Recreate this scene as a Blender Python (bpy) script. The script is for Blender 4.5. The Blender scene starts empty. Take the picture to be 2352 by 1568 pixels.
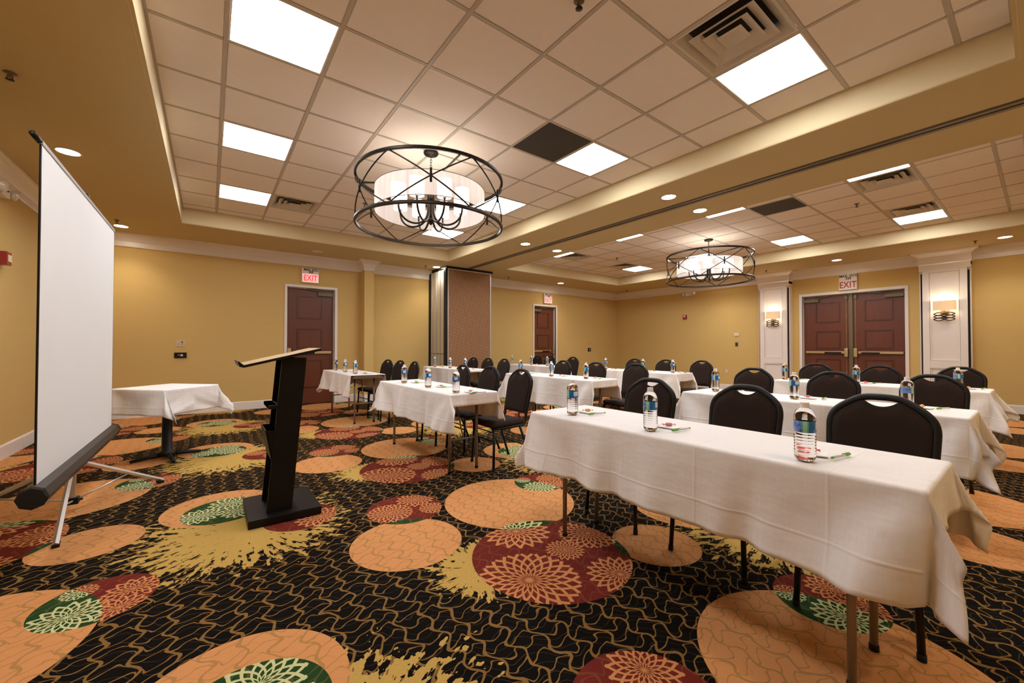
import bpy, bmesh, math, random
import numpy as np
from mathutils import Matrix, Vector

PI = math.pi
C = bpy.context.scene.collection
scene = bpy.context.scene

# ------------------------------------------------------------------ camera
FPX, YAW, PITCH, ROLL, CAMH = 922.19, 0.6458, 0.0141, 0.0007, 1.161
f = Vector((math.sin(YAW) * math.cos(PITCH), math.cos(YAW) * math.cos(PITCH), math.sin(PITCH)))
r = Vector((math.cos(YAW), -math.sin(YAW), 0)); u = r.cross(f)
r2 = r * math.cos(ROLL) + u * math.sin(ROLL); u2 = -r * math.sin(ROLL) + u * math.cos(ROLL)
cam_data = bpy.data.cameras.new('camera')
cam_data.sensor_width = 36.0
cam_data.lens = FPX * 36.0 / 2352.0
cam_data.clip_start = 0.02
cam = bpy.data.objects.new('camera', cam_data)
M = Matrix.Identity(4)
for i in range(3):
    M[i][0], M[i][1], M[i][2] = r2[i], u2[i], -f[i]
M[0][3], M[1][3], M[2][3] = 0, 0, CAMH
cam.matrix_world = M
C.objects.link(cam)
scene.camera = cam

# ------------------------------------------------------------------ world, exposure
w = bpy.data.worlds.new('world'); scene.world = w; w.use_nodes = True
w.node_tree.nodes['Background'].inputs[0].default_value = (0.9, 0.75, 0.55, 1)
w.node_tree.nodes['Background'].inputs[1].default_value = 0.02
vs = scene.view_settings
vs.view_transform = 'Standard'; vs.look = 'None'; vs.gamma = 1.0; vs.use_curve_mapping = False
vs.exposure = 0.0
scene.cycles.use_denoising = True
scene.cycles.max_bounces = 8
scene.cycles.diffuse_bounces = 5
scene.cycles.adaptive_threshold = .035
scene.cycles.transmission_bounces = 10
scene.cycles.transparent_max_bounces = 12
scene.cycles.sample_clamp_indirect = 6.0
scene.cycles.caustics_reflective = False
scene.cycles.caustics_refractive = False

PANEL_E = 24.5       # troffer diffusers
DOWN_E = 60.0        # downlight lens
DOWN_W = 48.0        # downlight spots, watts
CHAND_W = 13.0       # chandelier lamp set, watts
SCONCE_W = 4.5

# ------------------------------------------------------------------ room numbers (metres)
XL, XR, YN, YF = -1.70, 11.32, -1.25, 8.97
ZS, ZC = 3.0, 3.236
T1 = (-0.343, 4.087, 0.093, 7.70)
T2 = (5.58, 9.75, 0.09, 7.65)
TZ = 0.75

# ------------------------------------------------------------------ mesh helpers
class MB:
    def __init__(s): s.v = []; s.f = []; s.uv = None
    def add(s, vs, fs):
        n = len(s.v); s.v += [tuple(p) for p in vs]; s.f += [tuple(n + i for i in q) for q in fs]; return s
    def box(s, x0, x1, y0, y1, z0, z1, m=None):
        p = [(x0, y0, z0), (x1, y0, z0), (x1, y1, z0), (x0, y1, z0), (x0, y0, z1), (x1, y0, z1), (x1, y1, z1), (x0, y1, z1)]
        if m is not None: p = [tuple(m @ Vector(q)) for q in p]
        return s.add(p, [(0, 3, 2, 1), (4, 5, 6, 7), (0, 1, 5, 4), (1, 2, 6, 5), (2, 3, 7, 6), (3, 0, 4, 7)])
    def quad(s, a, b, c, d): return s.add([a, b, c, d], [(0, 1, 2, 3)])
    def prism(s, prof, axis, a, b):
        # prof: list of 2D points; axis 'x','y','z' extrusion from a to b
        def P(p, t):
            return {'x': (t, p[0], p[1]), 'y': (p[0], t, p[1]), 'z': (p[0], p[1], t)}[axis]
        n = len(prof)
        v = [P(p, a) for p in prof] + [P(p, b) for p in prof]
        fs = [tuple(range(n)), tuple(range(2 * n - 1, n - 1, -1))] + [(i, (i + 1) % n, n + (i + 1) % n, n + i) for i in range(n)]
        return s.add(v, fs)
    def tube(s, pts, rad, seg=8, closed=False, caps=True, flat=1.0):
        pts = [Vector(p) for p in pts]; n = len(pts)
        rr = rad if isinstance(rad, (list, tuple)) else [rad] * n
        vs_ = []; prev = None
        for i, p in enumerate(pts):
            if closed: t = pts[(i + 1) % n] - pts[i - 1]
            else: t = pts[min(i + 1, n - 1)] - pts[max(i - 1, 0)]
            t.normalize()
            if prev is None:
                a = Vector((0, 0, 1)) if abs(t.z) < .9 else Vector((1, 0, 0))
                nrm = (a - t * a.dot(t)).normalized()
            else:
                nrm = (prev - t * prev.dot(t)).normalized()
            prev = nrm; bn = t.cross(nrm)
            for k in range(seg):
                an = 2 * PI * k / seg
                vs_.append(p + nrm * math.cos(an) * rr[i] * flat + bn * math.sin(an) * rr[i])
        fs = []
        for i in range(n if closed else n - 1):
            j = (i + 1) % n
            for k in range(seg):
                l = (k + 1) % seg
                fs.append((i * seg + k, i * seg + l, j * seg + l, j * seg + k))
        if caps and not closed:
            fs.append(tuple(range(seg - 1, -1, -1))); fs.append(tuple((n - 1) * seg + k for k in range(seg)))
        return s.add(vs_, fs)
    def lathe(s, prof, c=(0, 0, 0), seg=24, axis='z'):
        # prof: list (radius, height)
        vs_ = []; idx = []
        for (ra, h) in prof:
            if ra < 1e-6: idx.append([len(vs_)] * seg); vs_.append((0, 0, h))
            else:
                idx.append(list(range(len(vs_), len(vs_) + seg)))
                for k in range(seg):
                    a = 2 * PI * k / seg; vs_.append((ra * math.cos(a), ra * math.sin(a), h))
        fs = []
        for i in range(len(prof) - 1):
            for k in range(seg):
                l = (k + 1) % seg
                q = [idx[i][k], idx[i][l], idx[i + 1][l], idx[i + 1][k]]
                q2 = []
                for t in q:
                    if t not in q2: q2.append(t)
                if len(q2) > 2: fs.append(tuple(q2))
        if axis == 'x': vs_ = [(z, x, y) for x, y, z in vs_]
        if axis == 'y': vs_ = [(y, z, x) for x, y, z in vs_]
        vs_ = [(x + c[0], y + c[1], z + c[2]) for x, y, z in vs_]
        return s.add(vs_, fs)
    def mesh(s, name, material=None, smooth=False, bevel=0):
        me = bpy.data.meshes.new(name)
        me.from_pydata(s.v, [], s.f); me.update()
        if bevel:
            bm = bmesh.new(); bm.from_mesh(me)
            bmesh.ops.bevel(bm, geom=bm.edges[:], offset=bevel, segments=2, affect='EDGES', profile=0.6, clamp_overlap=True)
            bm.to_mesh(me); bm.free()
        bm = bmesh.new(); bm.from_mesh(me); bmesh.ops.recalc_face_normals(bm, faces=bm.faces[:]); bm.to_mesh(me); bm.free()
        if smooth:
            me.polygons.foreach_set('use_smooth', [True] * len(me.polygons))
        if material: me.materials.append(material)
        return me

def obj(name, mb, material=None, parent=None, smooth=False, bevel=0, loc=None):
    me = mb if isinstance(mb, bpy.types.Mesh) else mb.mesh(name, material, smooth, bevel)
    o = bpy.data.objects.new(name, me)
    C.objects.link(o)
    if parent: o.parent = parent
    if loc: o.location = loc
    if smooth == 'auto':
        pass
    return o

def tag(o, label, cat, group=None):
    o['label'] = label; o['category'] = cat
    if group: o['group'] = group
    return o

def thing(name, label, cat, loc=(0, 0, 0), rz=0, group=None):
    o = bpy.data.objects.new(name, None); C.objects.link(o)
    o.location = loc; o.rotation_euler = (0, 0, rz); o.empty_display_size = .1
    return tag(o, label, cat, group)

def struct(name, loc=(0, 0, 0)):
    o = bpy.data.objects.new(name, None); C.objects.link(o); o.location = loc; o['kind'] = 'structure'; return o

def sobj(name, mb, material, smooth=False, bevel=0):
    o = obj(name, mb, material, None, smooth, bevel); o['kind'] = 'structure'; return o

def children_of(o): return [c for c in bpy.data.objects if c.parent == o]

def dup(root, kids, loc, rz=0, label=None, group=None):
    """kids: nested [(obj, [subs])]"""
    rr = root.copy(); C.objects.link(rr); rr.location = loc; rr.rotation_euler = (0, 0, rz)
    if label: rr['label'] = label
    if group: rr['group'] = group
    for ch, subs in kids:
        c = ch.copy(); C.objects.link(c); c.parent = rr
        for g in subs:
            d = g.copy(); C.objects.link(d); d.parent = c
    return rr

def tree(root):
    return [(c, children_of(c)) for c in children_of(root)]

def smooth_by_angle(me, ang=0.6):
    me.polygons.foreach_set('use_smooth', [True] * len(me.polygons))
    bm = bmesh.new(); bm.from_mesh(me)
    for e in bm.edges:
        if len(e.link_faces) == 2 and e.calc_face_angle(0) > ang: e.smooth = False
    bm.to_mesh(me); bm.free()

# ------------------------------------------------------------------ node helper
class S:
    """a scalar socket or constant with arithmetic"""
    def __init__(s, nt, v): s.nt = nt; s.v = v
    def _m(s, op, *a, clamp=False):
        n = s.nt.nodes.new('ShaderNodeMath'); n.operation = op; n.use_clamp = clamp
        for i, x in enumerate((s,) + a):
            x = x.v if isinstance(x, S) else x
            if isinstance(x, (int, float)): n.inputs[i].default_value = x
            else: s.nt.links.new(x, n.inputs[i])
        return S(s.nt, n.outputs[0])
    def __add__(s, o): return s._m('ADD', o)
    def __radd__(s, o): return s._m('ADD', o)
    def __sub__(s, o): return s._m('SUBTRACT', o)
    def __rsub__(s, o): return S(s.nt, o)._m('SUBTRACT', s)
    def __mul__(s, o): return s._m('MULTIPLY', o)
    def __rmul__(s, o): return s._m('MULTIPLY', o)
    def __truediv__(s, o): return s._m('DIVIDE', o)
    def lt(s, o): return s._m('LESS_THAN', o)
    def gt(s, o): return s._m('GREATER_THAN', o)
    def sin(s): return s._m('SINE')
    def abs(s): return s._m('ABSOLUTE')
    def frac(s): return s._m('FRACT')
    def floor(s): return s._m('FLOOR')
    def sqrt(s): return s._m('SQRT')
    def mx(s, o): return s._m('MAXIMUM', o)
    def mn(s, o): return s._m('MINIMUM', o)
    def wrap(s, p): return s._m('WRAP', p / 2, -p / 2)
    def atan2(s, o): return s._m('ARCTAN2', o)
    def pow(s, o): return s._m('POWER', o)
    def inv(s): return 1.0 - s

def mix(nt, fac, a, b):
    n = nt.nodes.new('ShaderNodeMix'); n.data_type = 'RGBA'
    for sock, x in ((n.inputs[0], fac), (n.inputs[6], a), (n.inputs[7], b)):
        x = x.v if isinstance(x, S) else x
        if isinstance(x, tuple): sock.default_value = (*x, 1) if len(x) == 3 else x
        elif isinstance(x, (int, float)): sock.default_value = x
        else: nt.links.new(x, sock)
    return n.outputs[2]

def noise(nt, vec=None, scale=5, detail=2, rough=.5, out=0):
    n = nt.nodes.new('ShaderNodeTexNoise'); n.inputs['Scale'].default_value = scale
    n.inputs['Detail'].default_value = detail; n.inputs['Roughness'].default_value = rough
    if vec is not None: nt.links.new(vec, n.inputs['Vector'])
    return n.outputs[out]

def mapping(nt, vec, scale=(1, 1, 1), loc=(0, 0, 0)):
    n = nt.nodes.new('ShaderNodeMapping'); n.inputs['Scale'].default_value = scale; n.inputs['Location'].default_value = loc
    nt.links.new(vec, n.inputs['Vector']); return n.outputs[0]

def coords(nt, which='Object'):
    return nt.nodes.new('ShaderNodeTexCoord').outputs[which]

def sep(nt, vec):
    n = nt.nodes.new('ShaderNodeSeparateXYZ'); nt.links.new(vec, n.inputs[0]); return [S(nt, o) for o in n.outputs]

def comb(nt, x, y, z):
    n = nt.nodes.new('ShaderNodeCombineXYZ')
    for i, a in enumerate((x, y, z)):
        a = a.v if isinstance(a, S) else a
        if isinstance(a, (int, float)): n.inputs[i].default_value = a
        else: nt.links.new(a, n.inputs[i])
    return n.outputs[0]

def bump(nt, bsdf, h, strength=.2, dist=.002):
    b = nt.nodes.new('ShaderNodeBump'); b.inputs['Strength'].default_value = strength; b.inputs['Distance'].default_value = dist
    nt.links.new(h.v if isinstance(h, S) else h, b.inputs['Height']); nt.links.new(b.outputs[0], bsdf.inputs['Normal'])

MATS = {}
def mat(name, col, rough=.5, metal=0, vary=0.06, vscale=8, spec=None, bmp=0, bscale=200, emit=None, estr=0, alpha=None, sheen=0, stretch=(1, 1, 1)):
    m = bpy.data.materials.new(name); m.use_nodes = True; nt = m.node_tree; b = nt.nodes['Principled BSDF']
    b.inputs['Roughness'].default_value = rough; b.inputs['Metallic'].default_value = metal
    if spec is not None: b.inputs['Specular IOR Level'].default_value = spec
    if sheen: b.inputs['Sheen Weight'].default_value = sheen
    v = mapping(nt, coords(nt), stretch)
    if vary:
        n = noise(nt, v, vscale, 3)
        c = mix(nt, n, tuple(max(0, x * (1 - vary)) for x in col), tuple(min(1, x * (1 + vary)) for x in col))
        nt.links.new(c, b.inputs['Base Color'])
    else: b.inputs['Base Color'].default_value = (*col, 1)
    if bmp:
        bump(nt, b, noise(nt, v, bscale, 2), bmp, .001)
    if emit:
        b.inputs['Emission Color'].default_value = (*emit, 1); b.inputs['Emission Strength'].default_value = estr
    MATS[name] = m
    return m

WARM = (1.0, .90, .74)
wall_m = mat('wall_fabric', (.63, .435, .155), .85, vary=.03, vscale=3, bmp=.15, bscale=260, stretch=(1, 1, 6))
soff_m = mat('soffit_paint', (.585, .46, .235), .8, vary=.02, bmp=.08, bscale=400)
tray_m = mat('tray_side_lit_tint', (.68, .55, .32), .7, vary=.02)  # soffit paint made lighter: glow of the ceiling panels put into the colour
white_m = mat('white_trim', (.80, .735, .68), .35, vary=.015)
tile_m = mat('ceiling_tile_mineral', (.86, .775, .69), .95, vary=.03, vscale=12, bmp=.35, bscale=300)
tbar_m = mat('ceiling_grid_bar', (.50, .44, .36), .5, vary=.02)
dark_tile_m = mat('dark_ceiling_panel', (.045, .038, .030), .7, vary=.15, vscale=4)
light_m = mat('lit_diffuser', (1, 1, 1), .5, vary=0, emit=(.97, 1.0, 1.045), estr=PANEL_E)
lframe_m = mat('fixture_frame', (.85, .8, .74), .4, vary=0)
dlens_m = mat('lit_downlight_lens', (1, 1, 1), .5, vary=0, emit=(1.0, .86, .66), estr=DOWN_E)
vent_m = mat('vent_louver', (.62, .55, .45), .45, vary=.03)
ventdark_m = mat('vent_throat', (.02, .016, .012), .8, vary=0)
bronze_m = mat('dark_bronze', (.030, .022, .017), .38, .75, vary=.1, vscale=20)
black_metal_m = mat('black_powder_coat', (.009, .0085, .008), .42, .0, vary=.1, vscale=30, spec=.25)
chair_fab_m = mat('black_brown_chair_fabric', (.024, .0140, .0105), .95, vary=.35, vscale=350, bmp=.3, bscale=500, sheen=.05, spec=.15)
grey_metal_m = mat('grey_leg_metal', (.26, .22, .18), .4, .55, vary=.05)
chrome_m = mat('brushed_chrome', (.70, .68, .66), .38, .8, vary=.03)
door_m = mat('cherry_door_wood', (.130, .036, .018), .32, vary=.22, vscale=5, stretch=(6, 6, .6))
doorin_m = mat('cherry_door_moulding', (.095, .024, .012), .3, vary=.2, vscale=5, stretch=(6, 6, .6))
brass_m = mat('satin_brass', (.60, .46, .25), .32, .85, vary=.05)
bronze2_m = mat('closer_bronze_paint', (.16, .125, .07), .45, .4, vary=.05)
black_m = mat('black_gap', (.004, .004, .004), .8, vary=0)
lectern_m = mat('black_lectern_laminate', (.0055, .0045, .004), .45, vary=.15, vscale=40, bmp=.1, spec=.22)
lecwood_m = mat('lectern_top_maple', (.62, .42, .24), .3, vary=.12, vscale=8, stretch=(1, 8, 8))
screen_m = mat('matte_white_screen', (.84, .845, .845), .9, vary=.01)
case_m = mat('dark_brown_screen_case', (.045, .035, .030), .45, vary=.1)
plastic_w_m = mat('white_plastic', (.82, .80, .77), .35, vary=0)
ivory_m = mat('ivory_plate', (.62, .50, .33), .4, vary=0)
red_m = mat('fire_red_plastic', (.28, .02, .018), .35, vary=0)
lensclear_m = mat('clear_lamp_head', (.75, .72, .68), .12, .3, vary=0)
cap_m = mat('white_bottle_cap', (.88, .84, .82), .35, vary=0)
paper_m = mat('white_notepad', (.88, .87, .85), .7, vary=0)
penw_m = mat('pen_barrel_white', (.72, .70, .68), .3, vary=0)
peng_m = mat('pen_green_rubber', (.16, .42, .05), .4, vary=0)
candy_mats = [mat('candy_wrapper_red', (.80, .10, .09), .3, vary=.1), mat('candy_wrapper_pink', (.70, .22, .26), .3, vary=.1), mat('candy_wrapper_orange', (.85, .42, .16), .3, vary=.1)]
exitbody_m = mat('exit_sign_housing', (.80, .74, .68), .4, vary=0)
exitlit_m = mat('exit_sign_lit_face', (.9, .6, .58), .4, vary=0, emit=(1.0, .45, .42), estr=.65)
exitred_lit_m = mat('exit_letters_lit_red', (.8, .05, .06), .4, vary=0, emit=(1.0, .05, .06), estr=.75)
exitred_m = mat('exit_letters_red', (.42, .012, .02), .4, vary=0)
ink_m = mat('black_sign_ink', (.015, .012, .012), .5, vary=0)
sconce_m = mat('sconce_shade_linen', (.85, .62, .38), .8, vary=.05, emit=(1.0, .66, .36), estr=.30)
track_m = mat('partition_track_aluminium', (.23, .20, .16), .4, .5, vary=.05)
tabletop_m = mat('laminate_tabletop', (.30, .26, .22), .5, vary=.05)
alu_dull_m = mat('dull_grey_slat', (.40, .38, .36), .6, vary=.02)
alu_m = mat('panel_edge_aluminium', (.62, .58, .53), .38, .55, vary=.05)
knob_m = mat('plate_knob_cream', (.7, .6, .48), .35, vary=0)

def partition_fabric():
    m = bpy.data.materials.new('brown_partition_fabric'); m.use_nodes = True; nt = m.node_tree; b = nt.nodes['Principled BSDF']
    x, y, z = sep(nt, coords(nt))
    k = 2 * PI / .14
    n = S(nt, noise(nt, coords(nt), 14, 3))
    q = (x * k + z * k * .75 + n * 9).sin() * (x * k * .45 - z * k * 1.1 + n * 4).sin()
    c = mix(nt, q.gt(.22), (.275, .138, .063), (.325, .168, .079))
    fine = S(nt, noise(nt, coords(nt), 300, 2))
    c = mix(nt, fine * .3, c, (.18, .09, .04))
    nt.links.new(c, b.inputs['Base Color']); b.inputs['Roughness'].default_value = .9
    return m
partfab_m = partition_fabric()

def cloth_material(name, col):
    m = bpy.data.materials.new(name); m.use_nodes = True; nt = m.node_tree; b = nt.nodes['Principled BSDF']
    b.inputs['Roughness'].default_value = .85; b.inputs['Sheen Weight'].default_value = .1
    uv = coords(nt, 'UV'); x, y, _ = sep(nt, uv)
    cr1 = ((x + .11).wrap(.37).abs() * -1 + .008).mx(0) * 90      # fold creases pressed in by the laundry
    cr2 = ((y + .2).wrap(.46).abs() * -1 + .008).mx(0) * 90
    n1 = S(nt, noise(nt, mapping(nt, uv, (7, 3, 1)), 1.0, 3)) * 5.0
    n2 = S(nt, noise(nt, uv, 600, 1)) * .12
    n3 = S(nt, noise(nt, mapping(nt, uv, (2, 9, 1)), 4.0, 4)) * 1.3
    bump(nt, b, cr1 + cr2 + n1 + n2 + n3, .45, .004)
    c = mix(nt, S(nt, noise(nt, mapping(nt, uv, (1, 8, 1)), 14, 4)), tuple(q * .95 for q in col), col)
    nt.links.new(c, b.inputs['Base Color'])
    return m
cloth_m = cloth_material('white_table_linen', (.84, .805, .79))

def plastic_clear(name, ior, rough=0.0, tint=(1, 1, 1)):
    m = bpy.data.materials.new(name); m.use_nodes = True; nt = m.node_tree; b = nt.nodes['Principled BSDF']
    b.inputs['Base Color'].default_value = (*tint, 1)
    b.inputs['Transmission Weight'].default_value = 1.0; b.inputs['IOR'].default_value = ior; b.inputs['Roughness'].default_value = rough
    return m
water_m = plastic_clear('clear_water_bottle', 1.33, .0, (.99, .995, 1.0))

def label_material():
    m = bpy.data.materials.new('blue_bottle_label'); m.use_nodes = True; nt = m.node_tree; b = nt.nodes['Principled BSDF']
    x, y, z = sep(nt, coords(nt))
    th = y.atan2(x) / (2 * PI)            # -0.5 .. 0.5
    hz = z
    blue = (.02, .17, .52); blue2 = (.0, .13, .42); gr = (.10, .50, .36)
    n = S(nt, noise(nt, mapping(nt, coords(nt), (90, 90, 260)), 1.0, 2))
    textrows = ((hz * 330).frac().gt(.45)) * n.gt(.48)
    c = mix(nt, textrows * .55, (.05, .16, .48), (.55, .66, .85))      # small print side
    c = mix(nt, th.gt(.02), c, blue2)
    stripe = th.gt(-.075) * th.lt(.02)
    glyph = ((hz * 160 + (th * 60).floor() * .5).frac().gt(.5)) * (th + .03).abs().lt(.028)
    sc = mix(nt, glyph * .85, gr, (.75, .93, .80))
    c = mix(nt, stripe, c, sc)
    badge = th.gt(.15) * th.lt(.30) * ((hz - .127).abs().lt(.013))
    c = mix(nt, badge * .8, c, (.78, .84, .92))
    nt.links.new(c, b.inputs['Base Color']); b.inputs['Roughness'].default_value = .25
    return m
label_m = label_material()

# ------------------------------------------------------------------ carpet
def carpet_material():
    m = bpy.data.materials.new('patterned_carpet'); m.use_nodes = True; nt = m.node_tree; b = nt.nodes['Principled BSDF']
    PX, PY = 2.68, 2.02
    pos = coords(nt); x, y, _ = sep(nt, pos)
    wn = nt.nodes.new('ShaderNodeTexNoise'); wn.inputs['Scale'].default_value = 7; wn.inputs['Detail'].default_value = 2
    nt.links.new(pos, wn.inputs['Vector'])
    nn = nt.nodes.new('ShaderNodeSeparateColor'); nt.links.new(wn.outputs['Color'], nn.inputs[0])
    n1 = S(nt, nn.outputs[0]) - .5; n2 = S(nt, nn.outputs[1]) - .5
    # two crossing families of wavy lines
    s1 = x / .108 + (y * (2 * PI / .125) + n1 * 2.5).sin() * .17 + n2 * .85
    l1 = (s1.frac() - .5).abs()
    cell = s1.floor()
    s2 = y / .062 + (s1 * (2 * PI)).sin() * .22 + cell * .5 + n1 * 1.1 + (s1 * PI).sin() * .35
    l2 = (s2.frac() - .5).abs()
    s3 = (x * .5 + y) / .054 + (x * (2 * PI / .21)).sin() * .5 + n2 * 2.2 + .3
    l3 = (s3.frac() - .5).abs()
    thick = l1.gt(.440)
    thin = l2.gt(.447)
    faint = l3.gt(.478)
    net = thick.mx(thin)
    hair = faint * net.inv()
    BLACK = (.0050, .0040, .0033); TAN = (.235, .125, .037)
    col = mix(nt, net, BLACK, TAN)
    col = mix(nt, hair * .42, col, (.16, .10, .04))

    def dist(cx, cy):
        dx = (x - cx).wrap(PX); dy = (y - cy).wrap(PY)
        return dx, dy, (dx * dx + dy * dy).sqrt()
    def disc(cx, cy, rad): return dist(cx, cy)[2].lt(rad)

    def burst(cx, cy, R, k, bias):
        dx, dy, d = dist(cx, cy)
        dd = d.mx(.001)
        v = comb(nt, dx / dd * k, dy / dd * k, d * 9)
        n = S(nt, noise(nt, v, 1.0, 2.5, .6))
        nb = S(nt, noise(nt, pos, 22, 2)) - .5
        t = d / R
        return (n + nb * .5).gt(t * t * .36 + t * .20 + bias) * d.lt(R * 1.15)
    g = burst(.20, 3.10, .76, 15, .215).mx(burst(1.17, 1.80, .35, 11, .19))
    gn = S(nt, noise(nt, pos, 90, 2))
    col = mix(nt, g, col, mix(nt, gn, (.46, .285, .068), (.60, .39, .11)))

    oran = [(1.83, 2.46, .485), (.955, 2.305, .322), (2.12, 1.40, .25), (.08, 3.62, .345)]
    reds = [(1.54, 1.68, .44), (1.135, 2.785, .26), (2.28, 2.63, .215), (.51, 3.08, .225)]
    isO = None
    for c in oran:
        d = disc(*c); isO = d if isO is None else isO.mx(d)
    isR = None
    for c in reds:
        d = disc(*c); isR = d if isR is None else isR.mx(d)
    greenN = disc(.10, 3.53, .25)
    # flowers
    fl = [(1.555, 2.02, .20, 14, 5), (1.90, 1.73, .19, 16, 6), (1.69, 1.32, .16, 14, 5), (1.64, 1.67, .105, 20, 5), (1.285, 1.56, .265, 16, 6),
          (1.26, 2.90, .13, 16, 5), (1.30, 2.68, .10, 14, 4), (1.02, 2.77, .16, 16, 6),
          (2.20, 2.76, .07, 14, 4), (2.40, 2.65, .105, 14, 5), (2.37, 2.50, .10, 14, 4), (2.20, 2.54, .125, 16, 5),
          (.62, 3.0, .15, 16, 5), (.42, 3.18, .10, 14, 4), (-.05, 3.50, .125, 16, 5), (.15, 3.66, .14, 14, 5), (.20, 3.46, .13, 16, 5)]
    line = None
    for cx, cy, R, n, K in fl:
        if R > .15: n += 4
        dx, dy, d = dist(cx, cy)
        uu = dy.atan2(dx) * (n / (2 * PI)) + .5
        vv = (d / R).pow(.85) * K
        tip = (uu.frac() - .5).abs() * 1.5
        inside = (vv + tip).lt(K + .4)
        A = ((uu + vv * .5).frac() - .5).abs(); B = ((uu - vv * .5).frac() - .5).abs()
        ln = A.mx(B).gt(.345)
        core = d.lt(R * .06)
        ln = ln.mx(core)
        line = ln * inside if line is None else (line * inside.inv() + ln * inside)
    ocol = mix(nt, (thick.mx(thin)) * .62, (.66, .295, .110), (.315, .185, .065))
    ocol = mix(nt, hair * .35, ocol, (.40, .19, .07))
    rbase = mix(nt, net * .35, (.155, .022, .016), (.26, .10, .04))
    rcol = mix(nt, line, rbase, (.62, .26, .098))
    gbase = mix(nt, net * .4, (.020, .058, .016), (.19, .13, .05))
    gcol = mix(nt, line, gbase, (.60, .60, .30))
    col = mix(nt, isR, col, rcol)
    col = mix(nt, isO, col, ocol)
    col = mix(nt, isO * isR.mx(greenN), col, gcol)
    pile = S(nt, noise(nt, pos, 420, 2))
    col = mix(nt, pile * .5, col, mix(nt, 0.45, col, (.004, .003, .002)))
    nt.links.new(col, b.inputs['Base Color'])
    b.inputs['Roughness'].default_value = .97; b.inputs['Specular IOR Level'].default_value = .06
    bump(nt, b, pile, .35, .003)
    return m
carpet_m = carpet_material()

# ------------------------------------------------------------------ shell
fl = MB(); fl.box(XL - .2, XR + .2, YN - .2, YF + .2, -.06, 0)
floor = sobj('floor', fl, carpet_m)

def wall_boxes(mb, axis, pos, out, a0, a1, openings, ztop=3.3, th=.15):
    """axis: 'x' wall runs along x at y=pos; out=+1/-1 thickness direction"""
    segs = []; cur = a0
    for (o0, o1, zt) in sorted(openings):
        segs.append((cur, o0, 0, ztop)); segs.append((o0, o1, zt, ztop)); cur = o1
    segs.append((cur, a1, 0, ztop))
    for s0, s1, z0, z1 in segs:
        p0, p1 = sorted((pos, pos + out * th))
        if axis == 'x': mb.box(s0, s1, p0, p1, z0, z1)
        else: mb.box(p0, p1, s0, s1, z0, z1)

D1 = (1.213, 2.095, 2.355); D2 = (7.565, 8.425, 2.375); DD = (1.705, 3.485, 2.365)
mb = MB(); wall_boxes(mb, 'x', YF, 1, XL - .15, XR + .15, [D1, D2]); sobj('wall_far', mb, wall_m)
mb = MB(); wall_boxes(mb, 'y', XR, 1, YN, YF, [DD]); sobj('wall_right', mb, wall_m)
mb = MB(); wall_boxes(mb, 'y', XL, -1, YN, YF, []); sobj('wall_left', mb, wall_m)
mb = MB(); wall_boxes(mb, 'x', YN, -1, XL - .15, XR + .15, []); sobj('wall_near', mb, wall_m)

# ceiling: soffit with two trays
ceil = struct('ceiling')
xs = [XL, T1[0], T1[1], T2[0], T2[1], XR]; ys = [YN, .0915, 7.675, YF]
mb = MB()
y_a, y_b = T1[2], T1[3]
for i in range(5):
    if i in (1, 3):
        t = T1 if i == 1 else T2
        mb.quad((xs[i], YN, ZS), (xs[i], t[2], ZS), (xs[i + 1], t[2], ZS), (xs[i + 1], YN, ZS))
        mb.quad((xs[i], t[3], ZS), (xs[i], YF, ZS), (xs[i + 1], YF, ZS), (xs[i + 1], t[3], ZS))
    else:
        mb.quad((xs[i], YN, ZS), (xs[i], YF, ZS), (xs[i + 1], YF, ZS), (xs[i + 1], YN, ZS))
obj('soffit', mb, soff_m, ceil)
mb = MB(); mb.box(XL - .15, XR + .15, YN - .15, YF + .15, 3.30, 3.36)
obj('light_block_slab', mb, ventdark_m, ceil)  # unseen slab added above the tiles to block light
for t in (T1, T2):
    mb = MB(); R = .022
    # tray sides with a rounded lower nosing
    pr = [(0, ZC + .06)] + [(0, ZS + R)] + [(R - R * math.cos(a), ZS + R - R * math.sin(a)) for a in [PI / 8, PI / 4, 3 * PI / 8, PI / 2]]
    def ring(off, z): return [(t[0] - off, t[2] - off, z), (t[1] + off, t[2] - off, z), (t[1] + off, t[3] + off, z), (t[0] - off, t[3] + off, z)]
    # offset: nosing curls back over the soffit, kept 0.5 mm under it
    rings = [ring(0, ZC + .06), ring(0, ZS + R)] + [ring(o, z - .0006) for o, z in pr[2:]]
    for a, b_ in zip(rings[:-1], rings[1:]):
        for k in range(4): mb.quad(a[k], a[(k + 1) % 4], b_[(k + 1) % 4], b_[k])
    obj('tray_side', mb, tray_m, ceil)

GX1 = [T1[0]] + [.07 + .602 * i for i in range(7)] + [T1[1]]
GY1 = [T1[2], .334] + [.93 + .5955 * j for j in range(12)] + [T1[3]]
GX2 = [T2[0], 5.835] + [6.42 + .586 * i for i in range(6)] + [T2[1]]
GY2 = [T2[2]] + [.295 + .59 * j for j in range(13)] + [T2[3]]

def find(g, a): return min(range(len(g) - 1), key=lambda i: abs(g[i] - a))
LIGHTS1 = [(0.07, .93), (.07, 2.716), (.07, 4.502), (.07, 6.289), (3.08, .93), (3.08, 2.716), (3.08, 4.502), (3.08, 6.289)]
LIGHTS2 = [(5.835, .885), (5.835, 2.655), (5.835, 4.425), (5.835, 6.195), (8.764, .885), (8.764, 2.655), (8.764, 4.425), (8.764, 6.195)]
VENTS1 = [(2.478, .93), (.672, 6.289)]; DARK1 = [(2.478, 2.716)]
VENTS2 = [(6.42, .885), (6.42, 6.195), (8.178, 6.195), (8.178, .885)]; DARK2 = [(6.42, 2.065)]

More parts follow.
